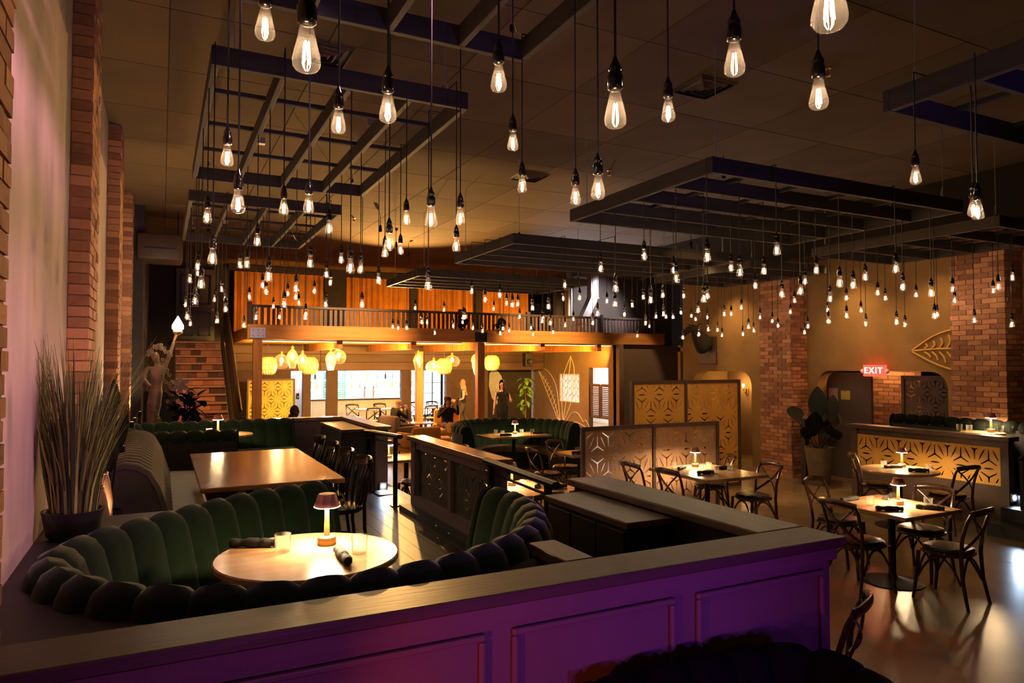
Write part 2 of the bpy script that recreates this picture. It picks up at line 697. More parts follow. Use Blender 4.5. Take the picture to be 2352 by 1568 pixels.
def ordinal(i):
    if i < 20:
        return ORD[i]
    t = ['', '', 'twenty', 'thirty', 'forty', 'fifty', 'sixty'][(i + 1) // 10]
    u = (i + 1) % 10
    return {'twenty': 'twentieth', 'thirty': 'thirtieth', 'forty': 'fortieth', 'fifty': 'fiftieth', 'sixty': 'sixtieth'}[t] if u == 0 else t + '-' + ORD[u - 1]

# ================================================================== THE SETTING
CEIL = 4.9
PF = 0.45           # platform floor height
WX = -0.58          # plaster wall behind the piers
PX = -0.45          # face of the brick piers

struct('floor', MB().box((-1.2, -4, -0.1), (16, 28, 0)), 'main_floor', 'polished tan concrete floor of the main dining room')

# raised platform with planks
plat = struct('floor_platform', MB().box((WX, 2.5, 0.0), (2.9, 11.45, PF - 0.03)), 'black_paint', 'raised dining platform floored with dark planks')
PW = 0.16
pl_me = {}
for i in range(int((2.9 - WX) / PW) + 1):
    x = WX + i * PW
    w = min(PW, 2.9 - x) - 0.004
    if w < 0.02:
        continue
    y = 2.5 - (i * 0.77) % 2.2
    while y < 11.45:
        a = max(y, 2.5)
        b = min(y + 2.2, 11.45) - 0.003
        if b - a > 0.05:
            key = (round(w, 3), round(b - a, 3))
            if key not in pl_me:
                pl_me[key] = MB().box((0, 0, -0.03), (key[0], key[1], 0)).mesh('plank')
            link('plank', pl_me[key], 'platform_plank', plat, (x, a, PF))
        y += 2.2

# ceiling with panels
ceil = struct('ceiling', MB().box((-1.2, -4, CEIL + 0.012), (16, 28, CEIL + 0.1)), 'ceiling_void', 'dark painted panel ceiling')
TS = 1.22
tm = MB().bbox((0.004, 0.004, 0), (TS - 0.004, TS - 0.004, 0.012), 0.003).mesh('ceiling_tile')
for i in range(14):
    for j in range(20):
        x = -1.2 + i * TS
        y = -2.6 + j * TS
        if x > 14.5 or (x < -0.7 and i > 0):
            continue
        link('ceiling_tile', tm, 'ceiling_tile', ceil, (x, y, CEIL))

# brick piers
BL, BH, MJ = 0.205, 0.065, 0.010
brick_me = {}


def brick(parent, lo, sz):
    k = tuple(round(s, 3) for s in sz)
    if min(k) < 0.012:
        return
    if k not in brick_me:
        brick_me[k] = MB().box((0, 0, 0), k).mesh('brick')
    j = rnd.uniform(-0.003, 0.004)
    link('brick', brick_me[k], 'brick', parent, (lo[0] + j, lo[1] + rnd.uniform(-.002, .002), lo[2]))


def brick_run(parent, axis, face, a0, a1, z0, z1, depth, sign=1, stag=0.0):
    """Courses of bricks on a face; axis the run goes along; face the coordinate of the mortar face; sign which way bricks stand out."""
    n = int((z1 - z0) / (BH + MJ))
    for c in range(n):
        z = z0 + c * (BH + MJ)
        p = a0 - ((c % 2) * 0.5 + stag) * (BL + MJ) % (BL + MJ)
        while p < a1:
            s = max(p, a0)
            e = min(p + BL, a1)
            if e - s > 0.03:
                d = depth
                if axis == 'y':
                    brick(parent, (face if sign > 0 else face - d, s, z), (d, e - s, BH))
                else:
                    brick(parent, (s, face if sign > 0 else face - d, z), (e - s, d, BH))
            p += BL + MJ


wl = struct('wall_left', MB().box((WX - 0.2, -4, 0), (WX, 13.6, CEIL)), 'plaster_pier_wall', 'long plastered wall with brick piers')
PWD = 0.66
for y0, zb in ((2.11, 1.0), (5.58, 1.2), (9.14, 1.2), (12.7, 1.2)):
    pier = struct('pillar', MB().box((WX, y0 + 0.006, 0), (PX - 0.012, y0 + PWD - 0.006, CEIL)), 'mortar', 'brick pier on the plastered wall')
    brick_run(pier, 'y', WX + 0.003, y0, y0 + PWD, zb, CEIL, PX - WX - 0.003)
struct('wall_left_rear', MB().box((WX - 0.2, 13.6, 0), (-0.3, 21.7, CEIL)).box((-0.3, 15.4, 0), (0.26, 15.6, 1.6)), 'wall_dark', 'black wall beside the staircase')

# wall on the exit side, with two rounded openings
RX = 11.1
out = [(-4, 0)] + round_poly(6.75, 0, 9.2, 2.02, 0.28) + round_poly(10.85, 0, 12.65, 1.98, 0.3) + [(13.0, 0), (13.0, CEIL), (-4, CEIL)]
me = plate(out, [], 0.25)
me.transform(axes((RX + 0.125, 0, 0), (0, 1, 0), (0, 0, 1)))
wr = struct('wall_right', me, 'wall_olive', 'olive-brown wall with rounded openings and leaf murals')
for y0, z0 in ((9.42, 0.0), (5.65, 1.0)):
    pier = struct('pillar', MB().box((10.66, y0 + 0.01, 0), (RX, y0 + 0.77, 4.1)), 'mortar', 'brick pillar against the olive wall')
    brick_run(pier, 'y', 10.665, y0, y0 + 0.77, z0, 4.1, 0.02, sign=-1)
    brick_run(pier, 'x', y0 + 0.012, 10.66, RX - 0.01, z0, 4.1, 0.014, sign=-1, stag=0.3)
struct('ceiling_soffit', MB().box((10.45, -4, 4.1), (RX, 12.95, CEIL)), 'ceiling_void', 'dark soffit along the olive wall')
# rooms behind the openings
struct('wall_niche', MB().box((12.35, 10.0, 0), (12.5, 14, 2.6)).box((11.36, 13.4, 0), (12.35, 13.5, 2.6)).box((11.36, 10.35, 0), (12.35, 10.45, 2.6)).box((11.36, 10.3, 2.45), (12.4, 13.5, 2.55)), 'wall_olive', 'lit side room behind the rounded opening')
struct('wall_corridor', MB().box((12.9, 5.9, 0), (13.0, 10.2, 2.6)).box((11.36, 5.95, 0), (12.9, 6.05, 2.6)).box((11.36, 10.05, 0), (12.9, 10.15, 2.6)).box((11.36, 5.95, 2.4), (13, 10.2, 2.5)), 'wall_dark', 'dark corridor behind the exit opening')
struct('door_2', MB().bbox((11.6, 8.45, 0), (11.66, 9.5, 1.98), 0.006), 'wall_grey', 'dark grey door leaf with notices inside the exit opening')
cb = struct('wall_corridor_brick', MB().box((12.3, 7.95, 0.9), (12.88, 9.15, 2.35)), 'mortar', 'amber-lit brick wall inside the exit corridor')
brick_run(cb, 'y', 12.3, 7.95, 9.15, 0.95, 2.3, 0.012, sign=-1)
struct('wall_jog', MB().box((RX + 0.25, 12.85, 0), (15.4, 13.0, CEIL)).box((15.2, 13.0, 0), (15.4, 17, CEIL)), 'wall_olive', 'return wall behind the mezzanine end')
struct('wall_rear_right', MB().box((12.1, 17.16, 0), (15.4, 17.3, 2.7)), 'wall_tan', 'tan wall under the mezzanine end')
struct('wall_rear_upper', MB().box((10.9, 18.6, 2.7), (15.4, 18.8, CEIL)), 'wall_grey', 'grey wall above the mezzanine end')
struct('wall_front', MB().box((-1.2, -4.2, 0), (16, -4, CEIL)), 'wall_dark', 'wall behind the photographer')

# rear wall above and below the mezzanine
struct('wall_rear', MB().box((-0.6, 20.75, 2.72), (11.0, 20.95, CEIL)).box((-0.6, 20.75, 0), (1.7, 20.95, 2.72)), 'wall_dark', 'dark wall behind the amber curtains')
wu = struct('wall_rear_lower', MB().box((1.7, 21.5, 0), (3.45, 21.7, 2.72)).box((3.45, 21.5, 1.93), (12.1, 21.7, 2.72)).box((3.8, 21.5, 0), (4.03, 21.7, 1.93)).box((4.51, 21.5, 0), (4.84, 21.7, 1.93)).box((6.87, 21.5, 0), (7.19, 21.7, 1.93)).box((8.39, 21.5, 0), (9.9, 21.7, 1.93)), 'wall_brown', 'wall with openings to the bar')
for z in (1.95, 2.2, 2.45):
    for x0, x1 in ((1.75, 4.3), (4.31, 7.6), (7.61, 9.95), (9.96, 12.05)):
        MB().bbox((x0, 21.47, z), (x1, 21.5, z + 0.235), 0.006).build('plank', 'header_plank', wu)
# mural wall with a window and a doorway
mw = [(17.0, 0), (17.57, 0), (17.57, 2.02), (18.65, 2.02), (18.65, 0), (22.6, 0), (22.6, 2.72), (17.0, 2.72)]
me = plate(mw, [[(19.2, 0.88), (20.5, 0.88), (20.5, 1.82), (19.2, 1.82)]], 0.16)
me.transform(axes((12.18, 0, 0), (0, 1, 0), (0, 0, 1)))
wm = struct('wall_mural', me, 'wall_tan', 'tan wall painted with a line drawing of leaves')
struct('wall_kitchen', MB().box((14.4, 17.3, 0), (14.5, 23, 2.7)).box((12.26, 22.9, 0), (14.5, 23, 2.7)).box((12.26, 17.3, 2.6), (14.5, 23, 2.7)), 'bar_white', 'bright white back room behind the swing doors')

# bar room shell
struct('wall_bar', MB().box((1.7, 26.4, 0), (12.1, 26.6, 2.72)).box((1.6, 21.7, 0), (1.75, 26.6, 2.72)).box((12.0, 22.6, 0), (12.15, 26.6, 2.72)), 'bar_wall', 'back wall of the bar')
struct('ceiling_bar', MB().box((1.6, 21.7, 2.62), (12.15, 26.6, 2.72)), 'bar_white', 'pale ceiling of the bar')

# ------------------------------------------------------------------ half walls (cap boards are parts)
def half_wall(name, label, lo, hi, mat='panel_paint', cap='cap_wood', over=0.04, capz=0.05, parent_extra=None):
    o = struct(name, MB().box(lo, (hi[0], hi[1], hi[2] - capz)), mat, label)
    MB().bbox((lo[0] - over, lo[1] - over, hi[2] - capz), (hi[0] + over, hi[1] + over, hi[2]), 0.006).build('cap_board', cap, o)
    return o


CAP = 1.30
hw = struct('wall_half_front', MB().box((WX, 2.42, 0), (2.985, 2.56, CAP - 0.05)), 'panel_paint', 'panelled half wall washed in purple light')
MB().bbox((WX, 2.345, CAP - 0.05), (3.025, 2.60, CAP), 0.008).build('cap_board', 'cap_wood', hw)
MB().box((WX, 2.385, CAP - 0.115), (3.0, 2.42, CAP - 0.05)).build('frieze_board', 'panel_paint', hw)
# picture-frame mouldings
for x0, x1 in ((0.15, 1.10), (1.21, 2.0), (2.12, 2.93), (-0.5, 0.05)):
    z0, z1 = 0.25, 1.14
    t = 0.028
    m = MB()
    for lo, hi in (((x0, 2.395, z1 - t), (x1, 2.42, z1)), ((x0, 2.395, z0), (x1, 2.42, z0 + t)), ((x0, 2.395, z0 + t), (x0 + t, 2.42, z1 - t)), ((x1 - t, 2.395, z0 + t), (x1, 2.42, z1 - t))):
        m.bbox(lo, hi, 0.009)
    m.build('panel_moulding', 'panel_paint', hw)
hw2 = struct('wall_half_side', MB().box((2.74, 2.56, 0), (2.985, 4.42, CAP - 0.05)), 'black_paint', 'half wall running back from the purple corner')
MB().bbox((2.70, 2.602, CAP - 0.05), (3.025, 4.46, CAP), 0.008).build('cap_board', 'cap_wood_y', hw2)
hw3 = struct('wall_half_inner', MB().box((1.60, 2.62, PF), (1.69, 2.92, CAP - 0.05)), 'black_paint', 'narrow inner partition behind the near booth')
MB().bbox((1.57, 2.602, CAP - 0.05), (1.715, 2.95, CAP), 0.006).build('cap_board', 'cap_wood_y', hw3)
# middle half wall with two fret panels
hm = struct('wall_half_middle', MB().box((2.64, 5.62, 0), (2.78, 7.9, 0.62)).box((2.64, 5.62, 0.62), (2.78, 5.74, CAP - 0.05)).box((2.64, 7.78, 0.62), (2.78, 7.9, CAP - 0.05)).box((2.67, 6.72, 0.62), (2.75, 6.80, CAP - 0.05)).box((2.66, 5.74, 1.16), (2.76, 7.78, CAP - 0.05)), 'panel_paint', 'middle half wall with fretwork panels')
MB().bbox((2.60, 5.58, CAP - 0.05), (2.82, 7.94, CAP), 0.006).build('cap_board', 'cap_gloss', hm)
for y0, y1 in ((5.74, 6.72), (6.80, 7.78)):
    me = fret_mesh(y1 - y0, 0.54, 0.32, 0.5, 0.35)
    me.transform(axes((2.71, y0, 0.62), (0, 1, 0), (0, 0, 1)))
    link('fret_panel', me, 'fret_dark', hm)
MB().box((2.5, 5.62, PF), (2.64, 7.9, PF + 0.06)).build('plinth', 'black_paint', hm)
# far half walls of the platform
hf = struct('wall_half_far', MB().box((2.64, 9.3, 0), (2.78, 11.3, CAP - 0.05)).box((1.2, 11.3, 0), (2.78, 11.44, CAP - 0.05)), 'panel_paint', 'half wall at the far corner of the platform')
MB().bbox((2.60, 9.26, CAP - 0.05), (2.82, 11.26, CAP), 0.006).build('cap_board', 'cap_gloss', hf)
MB().bbox((1.2, 11.262, CAP - 0.05), (2.82, 11.48, CAP), 0.006).build('cap_board', 'cap_gloss', hf)
# dark deck closing the gap round the near booth
deck = [(WX, 2.6), (1.60, 2.6), (1.60, 2.96), (1.42, 2.88), (1.13, 2.76), (0.84, 2.70), (0.6, 2.69), (0.38, 2.71), (0.13, 2.79), (-0.06, 2.9), (-0.27, 3.1), (-0.46, 3.44), (-0.47, 3.8), (-0.33, 4.08), (-0.08, 4.3), (0.2, 4.62), (0.56, 4.9), (1.0, 5.12), (1.0, 5.22), (0.5, 5.05), (0.2, 4.95), (WX, 4.95)]
me = plate(deck, [], 0.04)
me.transform(Matrix.Translation((0, 0, 1.2)))
struct('trim_deck', me, 'black_paint', 'black ledge around the near booth')

# exit-side raised area: half wall with long fret panel and steps
hr = struct('wall_half_right', MB().box((9.80, 5.2, 0), (9.92, 7.5, 0.55)).box((9.80, 5.2, 0.55), (9.92, 5.3, 1.14)).box((9.80, 7.4, 0.55), (9.92, 7.5, 1.14)).box((9.83, 5.3, 1.05), (9.9, 7.4, 1.14)).box((9.92, 7.4, 0), (11.0, 7.5, 1.14)), 'frame_brown', 'half wall of the raised booths with a golden fret panel')
MB().bbox((9.74, 5.16, 1.14), (9.98, 7.54, 1.2), 0.006).build('cap_board', 'cap_wood_y', hr)
me = fret_mesh(2.1, 0.5, 0.36, 0.5, 0.42)
me.transform(axes((9.815, 7.4, 0.55), (0, -1, 0), (0, 0, 1)))
link('fret_panel', me, 'fret_metal', hr)
MB().box((9.845, 5.3, 0.55), (9.86, 7.4, 1.05)).build('backing_board', 'black_paint', hr)
struct('floor_platform_right', MB().box((9.3, 3.0, 0), (11.1, 5.2, 0.16)).box((9.6, 3.0, 0.16), (11.1, 5.2, 0.32)).box((9.92, 2.5, 0.32), (11.1, 7.4, 0.45)), 'black_paint', 'black stepped platform beside the exit-side booths')

# ================================================================== MEZZANINE AND STAIRS
mz = struct('floor_mezzanine', MB().box((1.85, 17.15, 2.74), (13.7, 20.75, 2.80)).box((1.85, 20.75, 2.72), (12.1, 21.7, 2.74)), 'mezz_timber', 'timber deck of the mezzanine')
MB().bbox((1.75, 17.0, 2.72), (13.8, 17.14, 3.06), 0.01).build('fascia_beam', 'mezz_timber', mz)
MB().bbox((1.75, 17.142, 2.72), (1.87, 20.7, 3.02), 0.01).build('side_beam', 'mezz_post', mz)
for x in (3.9, 5.8, 7.62, 9.6, 11.5):
    MB().bbox((x - 0.07, 17.15, 2.52), (x + 0.07, 21.4, 2.735), 0.008).build('joist', 'mezz_post', mz)
for n in range(26):
    x = 1.9 + n * 0.45
    MB().box((x, 17.15, 2.722), (x + 0.44, 21.45, 2.738)).build('soffit_board', 'soffit_board', mz)
for x, y, lab, plate_mat in ((1.98, 17.07, 'timber post at the stair corner of the mezzanine', 'steel'), (7.62, 17.07, 'timber post in front of the lounge, under the black bracket', 'black_steel'), (6.93, 20.0, 'timber post behind the seated pair', 'black_steel')):
    t = thing('timber_post', lab, 'post', (x, y, 0), 0, 'mezzanine posts')
    MB().bbox((-0.1, -0.1, 0.0), (0.1, 0.1, 2.715 if y < 19 else 2.52), 0.012).build('shaft', 'mezz_post', t)
    MB().box((-0.13, -0.13, 0), (0.13, 0.13, 0.02)).build('foot_plate', 'black_steel', t)
    if y < 19:
        br = MB().bbox((-0.17, -0.095, 2.74), (0.17, -0.075, 2.99), 0.004).build('bracket', plate_mat, t)
        for bx in (-0.11, 0.0, 0.11):
            for bz in (2.80, 2.93):
                MB().cbox((bx, -0.1, bz), (0.018, 0.012, 0.018)).build('bolt', 'black_steel', br)
# slatted railing
rail = thing('mezzanine_railing', 'brown slatted railing along the mezzanine edge', 'railing', (0, 17.2, 3.0))
MB().bbox((1.78, -0.04, 0.47), (13.7, 0.04, 0.53), 0.006).build('top_rail', 'frame_brown', rail)
MB().bbox((1.78, -0.025, 0.03), (13.7, 0.025, 0.07), 0.006).build('bottom_rail', 'frame_brown', rail)
sm = MB().box((-0.034, -0.012, 0.07), (0.034, 0.012, 0.47)).mesh('slat')
for n in range(96):
    x = 1.86 + n * 0.122
    link('slat', sm, 'header_plank', rail, (x + rnd.uniform(-.012, .012), 0, 0))
pmz = MB().bbox((-0.05, -0.05, -0.2), (0.05, 0.05, 0.6), 0.006).mesh('rail_post')
for x in (1.82, 7.1, 9.15, 11.6, 13.6):
    link('rail_post', pmz, 'frame_brown', rail, (x, 0, 0))
# dark pilasters and curtains on the rear wall
struct('pillar_rear', MB().box((4.22, 20.4, 2.8), (4.82, 20.75, CEIL)), 'wall_dark', 'wide dark column between the first two curtains')
struct('pillar_rear_slim', MB().box((6.82, 20.5, 2.8), (7.03, 20.75, CEIL)), 'wall_dark', 'slim dark column between the curtains')
struct('pillar_rear_slim_far', MB().box((9.02, 20.5, 2.8), (9.2, 20.75, CEIL)), 'wall_dark', 'slim dark column before the last curtain')
struct('trim_curtain', MB().box((1.6, 20.45, 4.74), (11.0, 20.7, 4.88)), 'wall_dark', 'dark pelmet above the curtains')
CUR = (('widest', 1.75, 4.2, 'beside the stair door'), ('second', 4.85, 6.8, 'next to the wide dark column'), ('third', 7.05, 9.0, 'above the black post bracket'), ('last', 9.22, 10.98, 'next to the metal duct'))
for nm, x0, x1, where in CUR:
    t = thing('curtain', 'pleated amber curtain on the mezzanine, ' + where, 'curtain', ((x0 + x1) / 2, 20.62, 3.0), 0, 'amber mezzanine curtains')
    n = int((x1 - x0) / 0.018)
    ph = rnd.random() * 6
    top = []
    bot = []
    for i in range(n + 1):
        x = -(x1 - x0) / 2 + (x1 - x0) * i / n
        f = 0.05 * math.sin(x * 34 + ph + 1.2 * math.sin(x * 5)) + 0.02 * math.sin(x * 71 + ph)
        top.append((x, f * 0.7, 1.72))
        bot.append((x, f, -0.15))
    MB().grid([bot, top]).build('pleats', 'curtain_amber', t, True)
    MB().tube([(-(x1 - x0) / 2, 0, 1.735), ((x1 - x0) / 2, 0, 1.735)], 0.015, 6).build('curtain_rod', 'black_steel', t)
# amber uplights on the mezzanine floor behind the railing
for i, x in enumerate((2.9, 5.8, 8.0, 10.1)):
    t = thing('uplight', 'small black floor uplight washing the ' + ('first', 'second', 'third', 'last')[i] + ' curtain', 'lamp', (x, 19.0, 2.8), 0, 'mezzanine uplights')
    MB().lathe([(0.07, 0), (0.08, 0.02), (0.08, 0.12), (0.06, 0.14)], 12, cap0=True).build('housing', 'black_steel', t, True)
    MB().lathe([(0.001, 0.135), (0.058, 0.135)], 12).build('lens', 'strip_amber', t)
    light('SPOT', 'uplight_beam', (x, 19.0, 2.97), (1.0, 0.42, 0.05), 150, 0.05, (x, 20.6, 4.15), 105, 0.7)
# black spotlights on the mezzanine edge
for i, x in enumerate((7.05, 8.15)):
    t = thing('stage_light', 'black stage spotlight clamped to the mezzanine edge, ' + ('closer to the curtain columns' if i == 0 else 'closer to the metal duct'), 'lamp', (x, 16.93, 3.22), 0, 'stage spotlights')
    mt = Matrix.Rotation(R(70), 4, 'X')
    MB().lathe([(0.06, -0.16), (0.09, -0.12), (0.11, 0.1), (0.13, 0.13), (0.12, 0.14)], 14, cap0=True).xf(mt).build('housing', 'black_steel', t, True)
    MB().lathe([(0.001, 0.12), (0.11, 0.125)], 14).xf(mt).build('lens', 'tumbler', t)
    MB().tube([(-0.15, 0, 0), (-0.15, 0.02, -0.16), (0.15, 0.02, -0.16), (0.15, 0, 0)], 0.012, 6).build('yoke', 'brass', t)
    MB().cbox((0, 0.02, -0.17), (0.05, 0.08, 0.06)).build('clamp', 'black_steel', t)
# duct
t = thing('ventilation_duct', 'pale square metal duct rising above the mezzanine end', 'duct', (11.25, 17.75, 2.8))
for nm, a, b in (('lower_section', (0, 0, 0.0), (0, 0, 0.55)), ('slanted_section', (0, 0, 0.55), (0.42, 0, 1.35)), ('upper_section', (0.42, 0, 1.35), (0.42, 0, 2.1))):
    w, d = 0.13, 0.12
    m = MB()
    vs_ = []
    for p in (a, b):
        vs_ += [(p[0] - w, p[1] - d, p[2]), (p[0] + w, p[1] - d, p[2]), (p[0] + w, p[1] + d, p[2]), (p[0] - w, p[1] + d, p[2])]
    m.add(vs_, [(3, 2, 1, 0), (4, 5, 6, 7), (0, 1, 5, 4), (1, 2, 6, 5), (2, 3, 7, 6), (3, 0, 4, 7)])
    sec = m.build(nm, 'duct_metal', t)
    MB().cbox((b[0], b[1], b[2] - 0.012), (2 * w + 0.03, 2 * d + 0.03, 0.024)).build('seam_flange', 'duct_metal', sec)
t = thing('round_duct', 'shiny round metal duct beside the square duct', 'duct', (11.05, 18.1, 3.3))
MB().lathe([(0.14, 0), (0.14, 1.6)], 16, cap0=True).build('pipe', 'steel', t, True)
for z in (0.05, 0.8):
    MB().lathe([(0.14, z), (0.152, z), (0.152, z + 0.03), (0.14, z + 0.03)], 16).build('seam_flange', 'steel', t, True)
# dark drum-shaped air unit above the stairs
t = thing('air_unit', 'dark box-shaped air handling unit near the ceiling by the stairs', 'air unit', (-0.05, 13.7, 3.95))
MB().bbox((-0.36, -0.25, 0), (0.36, 0.5, 0.46), 0.05).build('casing', 'frame_brown', t, True)
MB().cbox((0, -0.255, 0.2), (0.5, 0.012, 0.02)).build('trim_strip', 'black_paint', t)
for sx in (-0.28, 0.28):
    MB().tube([(sx, 0.1, 0.45), (sx, 0.1, 0.94)], 0.008, 6).build('hanger_rod', 'black_steel', t)

# staircase
SX0, SX1 = 0.3, 1.36
st = thing('staircase', 'staircase with brick-tiled risers climbing to the mezzanine door', 'staircase', (0, 15.6, 0))
NR = 15
RH = 2.72 / NR
RUN = 0.285
for s in range(NR):
    z = s * RH
    y = s * RUN
    step = MB().box((SX0, y + 0.02, z), (SX1, y + RUN + 0.02, z + RH - 0.03)).build('step', 'mortar', st)
    w = (SX1 - SX0) / 4.5
    x = SX0 - (s % 2) * w * 0.5
    while x < SX1 - 0.02:
        a = max(x, SX0) + 0.004
        b = min(x + w, SX1) - 0.004
        if b - a > 0.03 and z > 0.5:
            MB().box((a, y + 0.004 + rnd.uniform(0, .006), z + 0.008), (b, y + 0.03, z + RH - 0.036)).build('brick', 'stair_brick', step)
        x += w
    MB().bbox((SX0, y - 0.03, z + RH - 0.045), (SX1, y + RUN + 0.02, z + RH), 0.006).build('tread', 'stair_tread', step)
yb, yt = 0.0, NR * RUN
ang = math.atan2(2.72, yt)
for sx, nm in ((SX0 - 0.05, 'wall_stringer'), (SX1 + 0.03, 'open_stringer')):
    m = MB()
    pts = [(yb - 0.1, 0), (yt, 2.62), (yt, 3.0), (yb - 0.1, 0.30)]
    m.add([(sx, p[0], p[1]) for p in pts] + [(sx + 0.05, p[0], p[1]) for p in pts], [(0, 1, 2, 3), (7, 6, 5, 4), (0, 4, 5, 1), (1, 5, 6, 2), (2, 6, 7, 3), (3, 7, 4, 0)])
    m.build(nm, 'frame_brown', st)
m = MB()
pts = [(yb - 0.1, 0.30), (yt, 3.02), (yt, 3.95), (yb - 0.1, 1.15)]
m.add([(SX1 + 0.09, p[0], p[1]) for p in pts] + [(SX1 + 0.15, p[0], p[1]) for p in pts], [(0, 1, 2, 3), (7, 6, 5, 4), (0, 4, 5, 1), (1, 5, 6, 2), (2, 6, 7, 3), (3, 7, 4, 0)])
m.build('balustrade_panel', 'frame_brown', st)
MB().tube([(SX1 + 0.12, -0.1, 1.17), (SX1 + 0.12, yt, 3.97)], 0.04, 8).build('handrail', 'frame_brown', st, True)
MB().bbox((SX0, yt, 2.62), (SX1 + 0.15, yt + 0.9, 2.72), 0.01).build('landing', 'stair_tread', st)
# light steps strip on the stringer
for s in range(3, NR):
    MB().box((SX1 - 0.012, s * RUN + 0.04, s * RH + 0.03), (SX1 - 0.002, s * RUN + 0.1, s * RH + RH - 0.06)).build('stringer_tile', 'stair_tread', st)
# door at the stair top
dr = struct('door_1', MB().bbox((0.32, 20.66, 2.74), (1.28, 20.72, 4.72), 0.008), 'wall_grey', 'dark violet-grey panelled door at the stair top')
for x0, x1, z0, z1 in ((0.42, 0.74, 2.9, 3.55), (0.86, 1.18, 2.9, 3.55), (0.42, 0.74, 3.75, 4.55), (0.86, 1.18, 3.75, 4.55)):
    m = MB()
    for lo, hi in (((x0, 20.63, z0), (x0 + 0.035, 20.66, z1)), ((x1 - 0.035, 20.63, z0), (x1, 20.66, z1)), ((x0, 20.63, z0), (x1, 20.66, z0 + 0.035)), ((x0, 20.63, z1 - 0.035), (x1, 20.66, z1))):
        m.box(lo, hi)
    m.build('panel_moulding', 'black_paint', dr)
MB().ball((1.22, 20.6, 3.62), 0.035, 10, 6).build('door_knob', 'brass', dr, True)
t = thing('door_sign', 'small framed sign on the stair-top door', 'sign', (0.72, 20.6, 3.68))
MB().cbox((0, 0, 0.18), (0.30, 0.012, 0.36)).build('board', 'black_paint', t)
m = MB()
for lo, hi in (((-0.16, -0.02, 0), (-0.14, 0, 0.36)), ((0.14, -0.02, 0), (0.16, 0, 0.36)), ((-0.14, -0.02, 0), (0.14, 0, 0.02)), ((-0.14, -0.02, 0.34), (0.14, 0, 0.36))):
    m.box(lo, hi)
m.build('frame', 'paper_pink', t)
for k, w in enumerate((0.2, 0.14)):
    MB().cbox((0, -0.009, 0.21 - k * 0.07), (w, 0.004, 0.022)).build('lettering_line', 'paper_pink', t)

